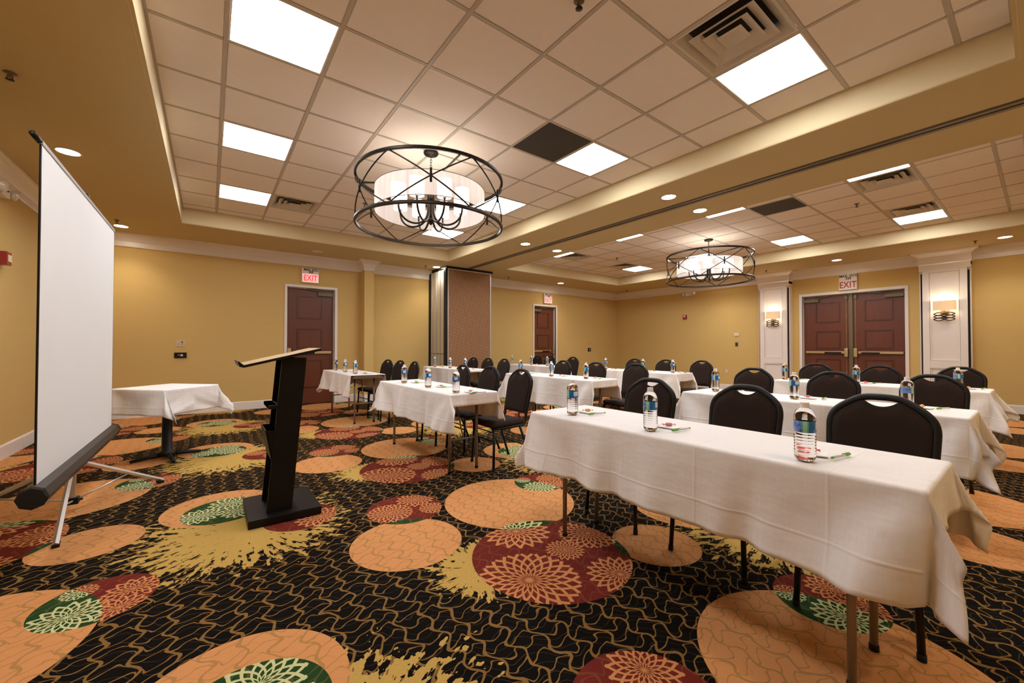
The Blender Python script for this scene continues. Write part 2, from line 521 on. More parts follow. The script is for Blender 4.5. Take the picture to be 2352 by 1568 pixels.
def cellset(GX, GY, lst): return {(find(GX, a), find(GY, b)) for a, b in lst}
tile_cache = {}
def ceiling_grid(GX, GY, skip, dark):
    mb = MB(); wbar = .012
    for i, gx in enumerate(GX):
        if i in (0, len(GX) - 1):
            s = 1 if i == 0 else -1
            mb.box(*sorted((gx, gx + s * .018)), GY[0], GY[-1], ZC, ZC + .004)
        else:
            mb.box(gx - wbar, gx + wbar, GY[0], GY[-1], ZC, ZC + .004); mb.box(gx - .002, gx + .002, GY[0], GY[-1], ZC + .004, ZC + .04)
    o = obj('main_tee_bars', mb, tbar_m, ceil)
    mb = MB()
    for j, gy in enumerate(GY):
        z = ZC - .0005
        if j in (0, len(GY) - 1):
            s = 1 if j == 0 else -1
            mb.box(GX[0], GX[-1], *sorted((gy, gy + s * .018)), ZC + .0006, ZC + .0045)
        else:
            mb.box(GX[0], GX[-1], gy - wbar, gy + wbar, ZC + .0006, ZC + .0045)
    obj('cross_tee_bars', mb, tbar_m, ceil)
    rnd = random.Random(3)
    for i in range(len(GX) - 1):
        for j in range(len(GY) - 1):
            if (i, j) in skip: continue
            w_, l_ = round(GX[i + 1] - GX[i] - .006, 3), round(GY[j + 1] - GY[j] - .006, 3)
            dk = (i, j) in dark
            key = (w_, l_, dk)
            if key not in tile_cache:
                q = MB(); q.box(-w_ / 2, w_ / 2, -l_ / 2, l_ / 2, 0, .015)
                q.box(-w_ / 2 + .014, w_ / 2 - .014, -l_ / 2 + .014, l_ / 2 - .014, -.004, 0)
                tile_cache[key] = q.mesh('ceiling_tile', dark_tile_m if dk else tile_m)
            o = obj('ceiling_tile', tile_cache[key], None, ceil)
            o.location = ((GX[i] + GX[i + 1]) / 2, (GY[j] + GY[j + 1]) / 2, ZC + .0055 + rnd.random() * .0015)
            if dk: o['label'] = 'dark brown ceiling tile'
sk1 = cellset(GX1, GY1, LIGHTS1 + VENTS1); sk2 = cellset(GX2, GY2, LIGHTS2 + VENTS2)
ceiling_grid(GX1, GY1, sk1, cellset(GX1, GY1, DARK1))
ceiling_grid(GX2, GY2, sk2, cellset(GX2, GY2, DARK2))

# partition track running along the beam
mb = MB()
mb.box(4.79, 4.835, YN, 8.05, ZS - .012, ZS); mb.box(4.865, 4.91, YN, 8.05, ZS - .012, ZS)
mb.box(4.775, 4.79, YN, 8.05, ZS - .004, ZS); mb.box(4.91, 4.925, YN, 8.05, ZS - .004, ZS)
tr = sobj('trim_1', mb, track_m)
mb = MB(); mb.box(4.835, 4.865, YN, 8.05, ZS - .003, ZS - .001); obj('track_slot', mb, black_m, tr)

# crown and baseboards
CROWN = [(0, 2.785), (.018, 2.785), (.022, 2.80), (.020, 2.872), (.030, 2.880), (.034, 2.892), (.05, 2.915), (.085, 2.955), (.115, 2.972), (.125, 2.985), (.128, ZS), (0, ZS)]
BASE = [(0, 0), (.016, 0), (.016, .135), (.011, .148), (0, .15)]
def run(prof, axis, pos, sgn, a, b):
    """moulding on a wall; axis: running direction"""
    mb = MB()
    mb.prism([(pos + sgn * o, z) for o, z in prof], 'y' if axis == 'y' else 'x', a, b)
    return mb
sobj('trim_2', run(CROWN, 'x', YF, -1, XL, XR), white_m)
sobj('trim_3', run(CROWN, 'y', XR, -1, YN, YF), white_m)
sobj('trim_4', run(CROWN, 'y', XL, 1, YN, YF), white_m)
sobj('trim_5', run(CROWN, 'x', YN, 1, XL, XR), white_m)
def base_run(name, axis, pos, sgn, segs):
    mb = MB()
    for a, b in segs: mb.prism([(pos + sgn * o, z) for o, z in BASE], 'y' if axis == 'y' else 'x', a, b)
    sobj(name, mb, white_m)
base_run('baseboard_far', 'x', YF, -1, [(XL, 1.175), (2.15, XR) if False else (2.15, 7.52), (8.48, XR)])
base_run('baseboard_right', 'y', XR, -1, [(YN, 1.66), (3.54, YF)])
base_run('baseboard_left', 'y', XL, 1, [(YN, 5.9), (5.903, 7.0), (7.003, YF)])
base_run('baseboard_near', 'x', YN, 1, [(XL, XR)])

# far wall column with capital
col = struct('trim_6', (2.715, YF, 0))
mb = MB(); mb.box(-.1, .1, -.30, 0, .15, 2.785); obj('column_shaft', mb, wall_m, col)
mb = MB(); mb.box(-.112, .112, -.315, 0, 0, .15); obj('column_base', mb, white_m, col, bevel=.003)
mb = MB()
prev = None
for o, z in [(0.008, 2.785), (.014, 2.80), (.014, 2.872), (.024, 2.882), (.045, 2.915), (.08, 2.955), (.11, 2.972), (.12, 2.985), (.122, ZS - .0006)]:
    cur = [(-.1 - o, 0, z), (-.1 - o, -.30 - o, z), (.1 + o, -.30 - o, z), (.1 + o, 0, z)]
    if prev:
        for k in range(3): mb.quad(prev[k], prev[k + 1], cur[k + 1], cur[k])
    prev = cur
obj('capital', mb, white_m, col)

def ring_prism(mb, a0, a1, z0, z1, w_, d0, d1, P):
    """rectangular moulding ring in door plane; P maps (a, depth, z)"""
    for (x0, x1, y0, y1) in [(a0, a1, z0, z0 + w_), (a0, a1, z1 - w_, z1), (a0, a0 + w_, z0 + w_, z1 - w_), (a1 - w_, a1, z0 + w_, z1 - w_)]:
        pts = [P(x0, d0, y0), P(x1, d0, y0), P(x1, d0, y1), P(x0, d0, y1), P(x0, d1, y0), P(x1, d1, y0), P(x1, d1, y1), P(x0, d1, y1)]
        mb.add(pts, [(0, 3, 2, 1), (4, 5, 6, 7), (0, 1, 5, 4), (1, 2, 6, 5), (2, 3, 7, 6), (3, 0, 4, 7)])

# pilasters on the right wall
def pilaster(name, y0, y1):
    # y0<y1 body; body protrudes from the wall, a panelled board stands proud with dark gaps
    c = (y0 + y1) / 2; h = (y1 - y0) / 2
    p = struct(name, (XR, c, 0))
    mb = MB(); mb.box(-.15, 0, -h, h, 0, 2.64); obj('backing_box', mb, white_m, p)
    mb = MB(); mb.box(-.165, -.15, -h + .018, h - .018, 0, 2.60); obj('shadow_gap', mb, black_m, p)
    b = h - .045
    mb = MB()
    # board frame: stiles and rails, two recessed fields
    fy = b - .095
    for (ya, yb, za, zb) in [(-b, -fy, .0, 2.64), (fy, b, .0, 2.64), (-fy, fy, 2.60, 2.64), (-fy, fy, .765, .905), (-fy, fy, 0, .16)]:
        mb.box(-.205, -.165, ya, yb, za, zb)
    mb.box(-.182, -.170, -fy, fy, .16, 2.60)
    obj('front_board', mb, white_m, p, bevel=.0025)
    PP = lambda a_, d_, z_: (-d_, a_, z_)
    for z0, z1 in ((.905, 2.60), (.16, .765)):
        mb = MB(); ring_prism(mb, -fy + .004, fy - .004, z0 + .004, z1 - .004, .016, .181, .199, PP)
        obj('panel_moulding', mb, white_m, p, bevel=.003)
    mb = MB(); mb.box(-.212, 0, -h, h, 2.64, 2.78); obj('frieze_lower', mb, white_m, p)
    mb = MB(); prev = None
    for o, z in [(0.0, 2.70), (.0, 2.752), (.014, 2.765), (.018, 2.775), (.012, 2.782), (.012, 2.905), (.028, 2.918), (.034, 2.93), (.060, 2.950), (.095, 2.965), (.105, 2.985), (.107, ZS - .0006)]:
        cur = [(0, -h - o, z), (-.215 - o, -h - o, z), (-.215 - o, h + o, z), (0, h + o, z)]
        if prev:
            for k in range(3): mb.quad(prev[k], prev[k + 1], cur[k + 1], cur[k])
        prev = cur
    obj('capital', mb, white_m, p)
    return p
pilaster('trim_7', .80, 1.475)
pilaster('trim_8', 3.69, 4.375)

# ------------------------------------------------------------------ doors
def pbox(mb, P, a0, a1, d0, d1, z0, z1):
    pts = [P(a0, d0, z0), P(a1, d0, z0), P(a1, d0, z1), P(a0, d0, z1), P(a0, d1, z0), P(a1, d1, z0), P(a1, d1, z1), P(a0, d1, z1)]
    mb.add(pts, [(0, 3, 2, 1), (4, 5, 6, 7), (0, 1, 5, 4), (1, 2, 6, 5), (2, 3, 7, 6), (3, 0, 4, 7)])

# P(a, d, z): a along wall, d out of wall into the room
PF = lambda a, d, z: (a, YF - d, z)
PR = lambda a, d, z: (XR - d, a, z)

def door_frame(parent, P, a0, a1, zt, oa0, oa1, ozt):
    mb = MB()
    pbox(mb, P, oa0, a0, -.14, .02, 0, ozt); pbox(mb, P, a1, oa1, -.14, .02, 0, ozt); pbox(mb, P, a0, a1, -.14, .02, zt, ozt)
    # stop
    pbox(mb, P, a0, a0 + .012, -.09, -.035, 0, zt); pbox(mb, P, a1 - .012, a1, -.09, -.035, 0, zt); pbox(mb, P, a0, a1, -.09, -.035, zt - .012, zt)
    obj('door_frame', mb, white_m, parent)

def door_leaf(parent, P, a0, a1, zt, inset, hinge_side, bar, latch_side, closer=True, rods=False):
    mb = MB(); pbox(mb, P, a0, a1, -.135, -.09, .008, zt)
    leaf = obj('door_leaf', mb, door_m, parent)
    for (z0, z1) in [(1.735, 2.20), (1.13, 1.54), (.33, .90)]:
        mb = MB(); ring_prism(mb, a0 + inset[0], a1 - inset[1], z0, z1, .022, -.09, -.078, P)
        ring_prism(mb, a0 + inset[0] + .022, a1 - inset[1] - .022, z0 + .022, z1 - .022, .01, -.09, -.084, P)
        obj('panel_moulding', mb, doorin_m, leaf)
    # exit bar
    b0, b1 = bar
    eb = MB(); pbox(eb, P, b0, b1, -.09, -.045, 1.022, 1.072)
    e = obj('exit_bar', eb, brass_m, leaf, bevel=.004)
    m0, m1 = (b0 + (b1 - b0) * .08, b0 + (b1 - b0) * .5) if latch_side < 0 else (b0 + (b1 - b0) * .5, b1 - (b1 - b0) * .08)
    q = MB(); pbox(q, P, m0, m1, -.044, -.030, 1.024, 1.056); obj('push_pad', q, black_metal_m, e) if False else obj('push_pad', q, black_metal_m, leaf)
    lx = a0 + .045 if latch_side < 0 else a1 - .045
    q = MB(); pbox(q, P, lx - .033, lx + .033, -.09, -.02, .95, 1.14); obj('latch_case', q, brass_m, leaf, bevel=.008)
    if rods:
        q = MB(); rx = lx
        q.tube([P(rx, -.078, 1.14), P(rx, -.078, 2.27)], .006); q.tube([P(rx, -.078, .95), P(rx, -.078, .1)], .006)
        for zz in (1.86, 1.50, .60): q.lathe([(0, -.013), (.013, -.006), (.013, .006), (0, .013)], P(rx, -.078, zz), 10)
        obj('latch_rod', q, brass_m, leaf)
        q = MB(); pbox(q, P, rx - .028, rx + .028, -.09, -.05, 2.235, 2.325); obj('top_latch', q, bronze2_m, leaf, bevel=.004)
    if closer:
        hx = a0 + .02 if hinge_side < 0 else a1 - .02
        s = 1 if hinge_side < 0 else -1
        q = MB(); pbox(q, P, *sorted((hx, hx + s * .29)), -.09, -.03, 2.215, 2.285); obj('door_closer', q, bronze2_m, leaf, bevel=.004)
        q = MB(); q.tube([P(hx + s * .20, -.05, 2.30), P(hx + s * .50, -.03, 2.335)], .009, 6); q.tube([P(hx + s * .50, -.028, 2.34), P(hx + s * .22, -.05, 2.35)], .009, 6)
        obj('closer_arm', q, bronze2_m, leaf)
    return leaf

d1 = struct('door_1'); door_frame(d1, PF, D1[0], D1[1], D1[2], 1.170, 2.148, 2.402)
door_leaf(d1, PF, D1[0] + .003, D1[1] - .003, D1[2] - .004, (.185, .215), 1, (1.40, 2.045), -1)
d2 = struct('door_2'); door_frame(d2, PF, D2[0], D2[1], D2[2], 7.52, 8.48, 2.425)
door_leaf(d2, PF, D2[0] + .003, D2[1] - .003, D2[2] - .004, (.19, .20), -1, (7.60, 8.28), 1)
d3 = struct('door_3'); door_frame(d3, PR, DD[0], DD[1], DD[2], 1.655, 3.54, 2.425)
door_leaf(d3, PR, 1.708, 2.555, 2.36, (.19, .19), -1, (1.745, 2.47), 1, rods=True)
door_leaf(d3, PR, 2.625, 3.482, 2.36, (.16, .235), 1, (2.70, 3.43), -1, rods=True)
mb = MB(); pbox(mb, PR, 2.557, 2.623, -.13, -.06, 0, 2.365); obj('centre_mullion', mb, bronze2_m, d3)
for nm, P, rng in (('a', PF, D1), ('b', PF, D2), ('c', PR, DD)):
    mb = MB(); pbox(mb, P, rng[0], rng[1], -.16, -.15, 0, rng[2]); obj('door_backing', mb, black_m, {'a': d1, 'b': d2, 'c': d3}[nm])

# ------------------------------------------------------------------ text
def text_mesh(txt, size, depth, material, name, space=1.0, bold=0.0, xs=1.0):
    cu = bpy.data.curves.new(name, 'FONT'); cu.body = txt; cu.size = size; cu.extrude = depth; cu.align_x = 'CENTER'; cu.align_y = 'CENTER'
    cu.space_character = space; cu.offset = bold; cu.resolution_u = 3
    o = bpy.data.objects.new(name, cu); C.objects.link(o)
    dg = bpy.context.evaluated_depsgraph_get()
    me = bpy.data.meshes.new_from_object(o.evaluated_get(dg))
    bpy.data.objects.remove(o, do_unlink=True); bpy.data.curves.remove(cu)
    me.transform(Matrix.Diagonal((xs, 1, 1, 1)))
    me.materials.clear(); me.materials.append(material)
    return me

def exit_sign(loc, rz, wd, ht, label, lit, full=True):
    """local: x along the wall, -y into the room, z up; origin centre on wall"""
    t = thing('exit_sign', label, 'exit sign', loc, rz, 'exit signs above the doors')
    split = ht * .12
    mb = MB(); mb.box(-wd / 2, wd / 2, -.06, 0, -ht / 2, ht / 2); obj('housing', mb, exitbody_m, t, bevel=.004)
    fm = exitlit_m if lit else exitbody_m
    mb = MB(); mb.box(-wd / 2 + .012, wd / 2 - .012, -.064, -.06, -ht / 2 + .012, split - .004); obj('sign_face', mb, fm, t)
    mb = MB(); mb.box(-wd / 2 + .012, wd / 2 - .012, -.063, -.06, split + .004, ht / 2 - .01); obj('notice_plate', mb, exitbody_m, t)
    rot = Matrix.Rotation(PI / 2, 4, 'X')
    me = text_mesh('EXIT', ht * .56, .0012, exitred_lit_m if lit else exitred_m, 'exit_lettering', 1.05, .003, .72 * wd / .31)
    me.transform(Matrix.Translation((0, -.0655, -ht * .195)) @ rot); obj('exit_lettering', me, None, t)
    me = text_mesh('MAX. OCC', ht * .21, .001, ink_m, 'notice_lettering', 1.05, .003, .85 * wd / .31)
    me.transform(Matrix.Translation((0.01, -.0645, ht * .385)) @ rot); a = obj('notice_lettering', me, None, t)
    me = text_mesh('550', ht * .20, .001, ink_m, 'notice_lettering', 1.1, .003, .85 * wd / .31)
    me.transform(Matrix.Translation((0.01, -.0645, ht * .225)) @ rot); obj('notice_lettering', me, None, t)
    return t
exit_sign((1.617, YF - .001, 2.602), 0, .315, .29, 'lit red exit sign above the single door behind the lectern', True)
exit_sign((8.07, YF - .001, 2.612), 0, .31, .29, 'lit red exit sign above the distant single door right of the partition', True)
exit_sign((XR - .001, 2.606, 2.606), -PI / 2, .315, .345, 'unlit white exit sign with red letters above the double doors', False)

# ------------------------------------------------------------------ ceiling fixtures
def light_panel(x, y, gx, gy, label, grp):
    i, j = find(gx, x), find(gy, y)
    w_, l_ = gx[i + 1] - gx[i] - .026, gy[j + 1] - gy[j] - .026
    t = thing('ceiling_light', label, 'ceiling light', ((gx[i] + gx[i + 1]) / 2, (gy[j] + gy[j + 1]) / 2, ZC), 0, grp)
    mb = MB()
    for (a, b, c, d) in [(-w_ / 2, w_ / 2, -l_ / 2, -l_ / 2 + .01), (-w_ / 2, w_ / 2, l_ / 2 - .01, l_ / 2), (-w_ / 2, -w_ / 2 + .01, -l_ / 2 + .01, l_ / 2 - .01), (w_ / 2 - .01, w_ / 2, -l_ / 2 + .01, l_ / 2 - .01)]:
        mb.box(a, b, c, d, -.001, .008)
    obj('fixture_frame', mb, lframe_m, t)
    mb = MB(); mb.box(-w_ / 2 + .0102, w_ / 2 - .0102, -l_ / 2 + .0102, l_ / 2 - .0102, .001, .006)
    obj('diffuser', mb, light_m, t)
near_n = {0: 'nearest', 1: 'second nearest', 2: 'third nearest', 3: 'farthest'}
for k, (x, y) in enumerate(LIGHTS1):
    side = 'left' if k < 4 else 'right'
    light_panel(x, y, GX1, GY1, f'square lit ceiling panel, {near_n[k % 4]} in the {side} column of the front tray', 'troffers in the front tray')
for k, (x, y) in enumerate(LIGHTS2):
    side = 'left' if k < 4 else 'right'
    light_panel(x, y, GX2, GY2, f'square lit ceiling panel, {near_n[k % 4]} in the {side} column of the rear tray', 'troffers in the rear tray')

def vent(x, y, gx, gy, label):
    i, j = find(gx, x), find(gy, y)
    w_ = (gx[i + 1] - gx[i] - .026) / 2; l_ = (gy[j + 1] - gy[j] - .026) / 2
    t = thing('ceiling_vent', label, 'vent', ((gx[i] + gx[i + 1]) / 2, (gy[j] + gy[j + 1]) / 2, ZC), 0, 'square ceiling diffusers')
    def frus(o0, z0, o1, z1):
        mb = MB()
        a = [(-w_ * o0, -l_ * o0, z0), (w_ * o0, -l_ * o0, z0), (w_ * o0, l_ * o0, z0), (-w_ * o0, l_ * o0, z0)]
        b = [(-w_ * o1, -l_ * o1, z1), (w_ * o1, -l_ * o1, z1), (w_ * o1, l_ * o1, z1), (-w_ * o1, l_ * o1, z1)]
        for k in range(4): mb.quad(a[k], a[(k + 1) % 4], b[(k + 1) % 4], b[k])
        return mb
    mb = frus(1, 0, .93, 0); f2 = frus(.93, 0, .72, .055); mb.add(f2.v, f2.f); obj('vent_frame', mb, vent_m, t)
    mb = MB(); mb.box(-w_, w_, -l_, l_, .058, .060); obj('vent_throat', mb, ventdark_m, t)
    for o0, o1 in ((.72, .50), (.50, .29)):
        mb = frus(o0, -.004, o1, .030); q = frus(o0 - .01, -.002, o1, .034); mb.add(q.v, q.f); obj('vent_louver', mb, vent_m, t)
    mb = frus(.27, -.004, .12, .012); mb.quad((-w_ * .12, -l_ * .12, .012), (w_ * .12, -l_ * .12, .012), (w_ * .12, l_ * .12, .012), (-w_ * .12, l_ * .12, .012))
    obj('vent_centre', mb, vent_m, t)
vent(*VENTS1[0], GX1, GY1, 'large square air vent beside the nearest right-hand light of the front tray')
vent(*VENTS1[1], GX1, GY1, 'square air vent beside the farthest left-hand light of the front tray')
vent(*VENTS2[0], GX2, GY2, 'square air vent in the rear tray nearest the beam on the right of the photo')
vent(*VENTS2[1], GX2, GY2, 'distant square air vent in the rear tray against the beam')
vent(*VENTS2[2], GX2, GY2, 'distant square air vent touching the far right-column light of the rear tray')
vent(*VENTS2[3], GX2, GY2, 'square air vent touching the nearest right-column light of the rear tray')

# downlights
DOWN = [(-1.08, 2.65, 'recessed round downlight in the left soffit nearest the camera', 1), (-1.08, 5.52, 'bright round downlight in the left soffit above the projection screen', 1), (-1.09, 8.44, 'round downlight in the far left corner soffit', 1),
        (1.64, 8.40, 'unlit round downlight in the soffit near the single door', 0), (4.15, 8.39, 'round downlight in the far soffit beside the folded partition', 1), (8.04, 8.35, 'round downlight in the far soffit before the distant single door', 1),
        (4.47, 2.75, 'round downlight on the beam left of the track, nearer one', 1), (5.25, 2.77, 'round downlight on the beam right of the track, nearer one', 1), (4.48, 5.55, 'round downlight on the beam left of the track, farther one', 1), (5.28, 5.58, 'round downlight on the beam right of the track, farther one', 1),
        (10.54, 2.62, 'round downlight in the right soffit before the double doors', 1), (10.56, .38, 'round downlight in the right soffit beyond the white pilaster', 1),
        (4.47, -.05, 'round downlight on the beam out at the near end, left of track', 1), (5.27, -.05, 'round downlight on the beam out at the near end, right of track', 1), (10.55, 5.2, 'round downlight in the right soffit between pilaster and far corner', 1), (2.0, -.6, 'round downlight in the near soffit behind the camera', 1), (7.6, -.6, 'round downlight in the near soffit of the rear bay', 1)]
ring_me = MB().lathe([(.080, 0), (.095, -.001), (.0955, -.004), (.082, -.007), (.078, -.004), (.078, 0)], seg=28).mesh('downlight_ring', white_m, True)
lens_me = MB().lathe([(0, -.0035), (.0775, -.0035), (.0775, -.0005)], seg=28).mesh('downlight_lens', dlens_m)
lensoff_me = MB().lathe([(0, -.0035), (.0775, -.0035), (.0775, -.0005)], seg=28).mesh('downlight_lens', white_m)
sp = bpy.data.lights.new('downlight_lamp', 'SPOT'); sp.energy = DOWN_W; sp.color = (1.0, .87, .70); sp.spot_size = math.radians(120); sp.spot_blend = .9; sp.shadow_soft_size = .06
for x, y, lab, on in DOWN:
    t = thing('downlight', lab, 'downlight', (x, y, ZS), 0, 'round recessed downlights')
    obj('trim_ring', ring_me, None, t); obj('lens', lens_me if on else lensoff_me, None, t)
    if on:
        l = bpy.data.objects.new('downlight_lamp', sp); C.objects.link(l); l.parent = t; l.location = (0, 0, -.02)

# sprinklers
spk = MB(); spk.lathe([(0, 0), (.03, 0), (.032, -.004), (.012, -.008), (.009, -.03), (.006, -.032), (0, -.032)], seg=14)
spk_d = MB(); spk_d.lathe([(0, -.045), (.022, -.047), (.022, -.049), (0, -.05)], seg=12); spk_d.tube([(-.012, 0, -.02), (-.014, 0, -.035), (0, 0, -.046)], .0025, 5); spk_d.tube([(.012, 0, -.02), (.014, 0, -.035), (0, 0, -.046)], .0025, 5)
spk_me = spk.mesh('sprinkler_body', bronze2_m, True); spkd_me = spk_d.mesh('sprinkler_deflector', bronze_m, True)
for x, y, z, lab in [(1.751, 1.658, ZC, 'sprinkler head in the front tray ceiling nearest the camera'), (1.776, 5.893, ZC, 'sprinkler head in the front tray behind the chandelier'), (7.459, 1.614, ZC, 'sprinkler head in the rear tray near the vents'),
                     (7.542, 5.96, ZC, 'sprinkler head far back in the rear tray'), (-1.086, 4.161, ZS, 'sprinkler head in the left soffit above the screen'), (10.54, .703, ZS, 'sprinkler head in the right soffit above the nearer pilaster'),
                     (3.89, 8.402, ZS, 'sprinkler head in the far soffit left of the partition'), (6.251, 8.449, ZS, 'sprinkler head in the far soffit right of the partition'), (10.63, 3.995, ZS, 'sprinkler head in the right soffit above the farther pilaster'),
                     (10.72, 8.08, ZS, 'sprinkler head in the soffit at the far right corner'), (-1.09, 8.079, ZS, 'sprinkler head beside the far left corner downlight')]:
    t = thing('sprinkler_head', lab, 'sprinkler', (x, y, z), 0, 'fire sprinkler heads')
    obj('escutcheon', spk_me, None, t); obj('deflector', spkd_me, None, t)

# ------------------------------------------------------------------ chandeliers
shade_m = bpy.data.materials.new('sheer_white_shade'); shade_m.use_nodes = True
nt = shade_m.node_tree; b = nt.nodes['Principled BSDF']; nt.nodes.remove(b)
out = nt.nodes['Material Output']
n1 = noise(nt, mapping(nt, coords(nt), (30, 30, 1.2)), 1.0, 3)
c = mix(nt, n1, (.60, .53, .50), (.95, .90, .88))
tl = nt.nodes.new('ShaderNodeBsdfTranslucent'); nt.links.new(c, tl.inputs[0])
df = nt.nodes.new('ShaderNodeBsdfDiffuse'); nt.links.new(c, df.inputs[0])
tp = nt.nodes.new('ShaderNodeBsdfTransparent')
em = nt.nodes.new('ShaderNodeEmission'); nt.links.new(c, em.inputs[0]); em.inputs[1].default_value = .30
m1 = nt.nodes.new('ShaderNodeMixShader'); m1.inputs[0].default_value = .4; nt.links.new(tl.outputs[0], m1.inputs[1]); nt.links.new(df.outputs[0], m1.inputs[2])
m2 = nt.nodes.new('ShaderNodeMixShader'); m2.inputs[0].default_value = .20; nt.links.new(m1.outputs[0], m2.inputs[1]); nt.links.new(tp.outputs[0], m2.inputs[2])
ad = nt.nodes.new('ShaderNodeAddShader'); nt.links.new(m2.outputs[0], ad.inputs[0]); nt.links.new(em.outputs[0], ad.inputs[1])
nt.links.new(ad.outputs[0], out.inputs[0])
candle_m = mat('lit_candle_glass', (1, 1, 1), .5, vary=0, emit=(1.0, .91, .83), estr=1.9)

def chandelier(loc, rz, label):
    t = thing('chandelier', label, 'chandelier', loc, rz, 'drum chandeliers in the two trays')
    zu, zl, R = 2.92 - ZC, 2.435 - ZC, .755
    q = MB(); q.lathe([(0, 0), (.078, 0), (.078, -.014), (.07, -.026), (.018, -.032), (.012, -.05), (0, -.05)], seg=28); obj('canopy', q, bronze_m, t, True)
    q = MB()
    z = -.048; k = 0
    while z > -.21:
        pts = []
        for a in range(12):
            an = 2 * PI * a / 12; xx = .009 * math.cos(an); zz = .020 * math.sin(an)
            pts.append((xx if k % 2 == 0 else 0, 0 if k % 2 == 0 else xx, z - .016 + zz))
        q.tube(pts, .0028, 6, closed=True); z -= .030; k += 1
    obj('chain', q, bronze_m, t, True)
    for zz in (zu, zl):
        q = MB(); n = 64
        prof = [(-.011, -.014), (.008, -.016), (.013, -.008), (.013, .008), (.008, .016), (-.011, .014)]
        vs_, fs = [], []
        for i in range(n):
            a = 2 * PI * i / n
            for dr, dz in prof: vs_.append(((R + dr) * math.cos(a), (R + dr) * math.sin(a), zz + dz))
        m_ = len(prof)
        for i in range(n):
            j = (i + 1) % n
            for k in range(m_): fs.append((i * m_ + k, i * m_ + (k + 1) % m_, j * m_ + (k + 1) % m_, j * m_ + k))
        q.add(vs_, fs); me = q.mesh('hoop', bronze_m); smooth_by_angle(me, .5); obj('hoop', me, None, t)
    # crosses
    for s in range(6):
        a0 = PI / 6 + s * PI / 3; a1 = a0 + PI / 3; q = MB()
        for (za, zb) in ((zu, zl), (zl, zu)):
            pts = []
            for i in range(13):
                tt = i / 12; a = a0 + (a1 - a0) * tt
                pts.append(((R - .004) * math.cos(a), (R - .004) * math.sin(a), za + (zb - za) * tt))
            q.tube(pts, .0068, 6)
        am = (a0 + a1) / 2; zc_ = (zu + zl) / 2
        q.tube([((R + .004) * math.cos(am), (R + .004) * math.sin(am), zc_ - .062), ((R + .004) * math.cos(am), (R + .004) * math.sin(am), zc_ + .062)], .011, 8)
        q.lathe([(0, -.012), (.016, -.006), (.016, .006), (0, .012)], (R * math.cos(am), R * math.sin(am), zc_), 10)
        obj('cross_strap', q, bronze_m, t, True)
    # spider arms from centre to upper hoop
    for s in range(3):
        a = 2 * PI * s / 3 + .35; q = MB()
        q.box(0, R - .01, -.006, .006, zu - .022, zu - .006, Matrix.Rotation(a, 4, 'Z')); obj('spider_arm', q, bronze_m, t)
    q = MB(); q.tube([(0, 0, -.20), (0, 0, zl + .05)], .011, 10)
    q.lathe([(0, zl + .02), (.012, zl + .03), (.03, zl + .06), (.03, zl + .09), (.012, zl + .1)], (0, 0, 0), 14)
    for s in range(8):
        a = 2 * PI * s / 8; q.tube([(.03 * math.cos(a), .03 * math.sin(a), zl + .26), (.03 * math.cos(a), .03 * math.sin(a), zu - .02), (.06 * math.cos(a), .06 * math.sin(a), zu + .045)], .006, 6)
    obj('stem', q, bronze_m, t, True)
    for s in range(8):
        a = 2 * PI * (s + .5) / 8; q = MB(); ca, sa = math.cos(a), math.sin(a)
        prof = []
        for i in range(17):
            tt = i / 16; ang = PI * tt
            rr = .03 + .16 * (1 - math.cos(ang)); zz = zl + .20 - .185 * math.sin(ang) ** .8 if tt not in (0, 1) else zl + .20
            prof.append((rr * ca, rr * sa, zz))
        prof = [(.03 * ca, .03 * sa, zl + .30)] + prof
        q.tube(prof, .0105, 8)
        obj('lamp_arm', q, bronze_m, t, True)
        q = MB(); cx, cy = .35 * ca, .35 * sa; z0 = zl + .20
        q.lathe([(.006, z0), (.014, z0 + .01), (.0, z0 + .012)], (cx, cy, 0), 8)
        for kk in range(4):
            b_ = a + kk * PI / 2; q.tube([(cx, cy, z0 + .006), (cx + .05 * math.cos(b_), cy + .05 * math.sin(b_), z0 + .006), (cx + .05 * math.cos(b_), cy + .05 * math.sin(b_), z0 + .035)], .0025, 5)
        obj('candle_cup', q, bronze_m, t, True)
        q = MB(); q.lathe([(0, z0 + .012), (.072, z0 + .012), (.072, z0 + .185), (.068, z0 + .185), (.068, z0 + .02), (0, z0 + .02)], (cx, cy, 0), 16)
        obj('candle_glass', q, candle_m, t, True)
    q = MB(); q.lathe([(.57, 2.57 - ZC), (.57, 2.81 - ZC)], seg=64); obj('drum_shade', q, shade_m, t, True)
    q = MB()
    for zz in (2.57 - ZC, 2.81 - ZC):
        q.tube([(.571 * math.cos(2 * PI * i / 64), .571 * math.sin(2 * PI * i / 64), zz) for i in range(64)], .003, 6, closed=True)
    obj('shade_rim', q, bronze2_m, t, True)
    ld = bpy.data.lights.new('chandelier_lamp', 'POINT'); ld.energy = CHAND_W; ld.color = (1.0, .86, .72); ld.shadow_soft_size = .25
    l = bpy.data.objects.new('chandelier_lamp', ld); C.objects.link(l); l.parent = t; l.location = (0, 0, 2.72 - ZC)
    return t
# one cross faces the camera
chandelier((1.87, 3.92, ZC), math.atan2(-3.92, -1.87) , 'large drum chandelier with dark bronze hoops in the front tray')
chandelier((7.67, 3.88, ZC), math.atan2(-3.88, -7.67) + .33, 'distant drum chandelier with dark bronze hoops in the rear tray')

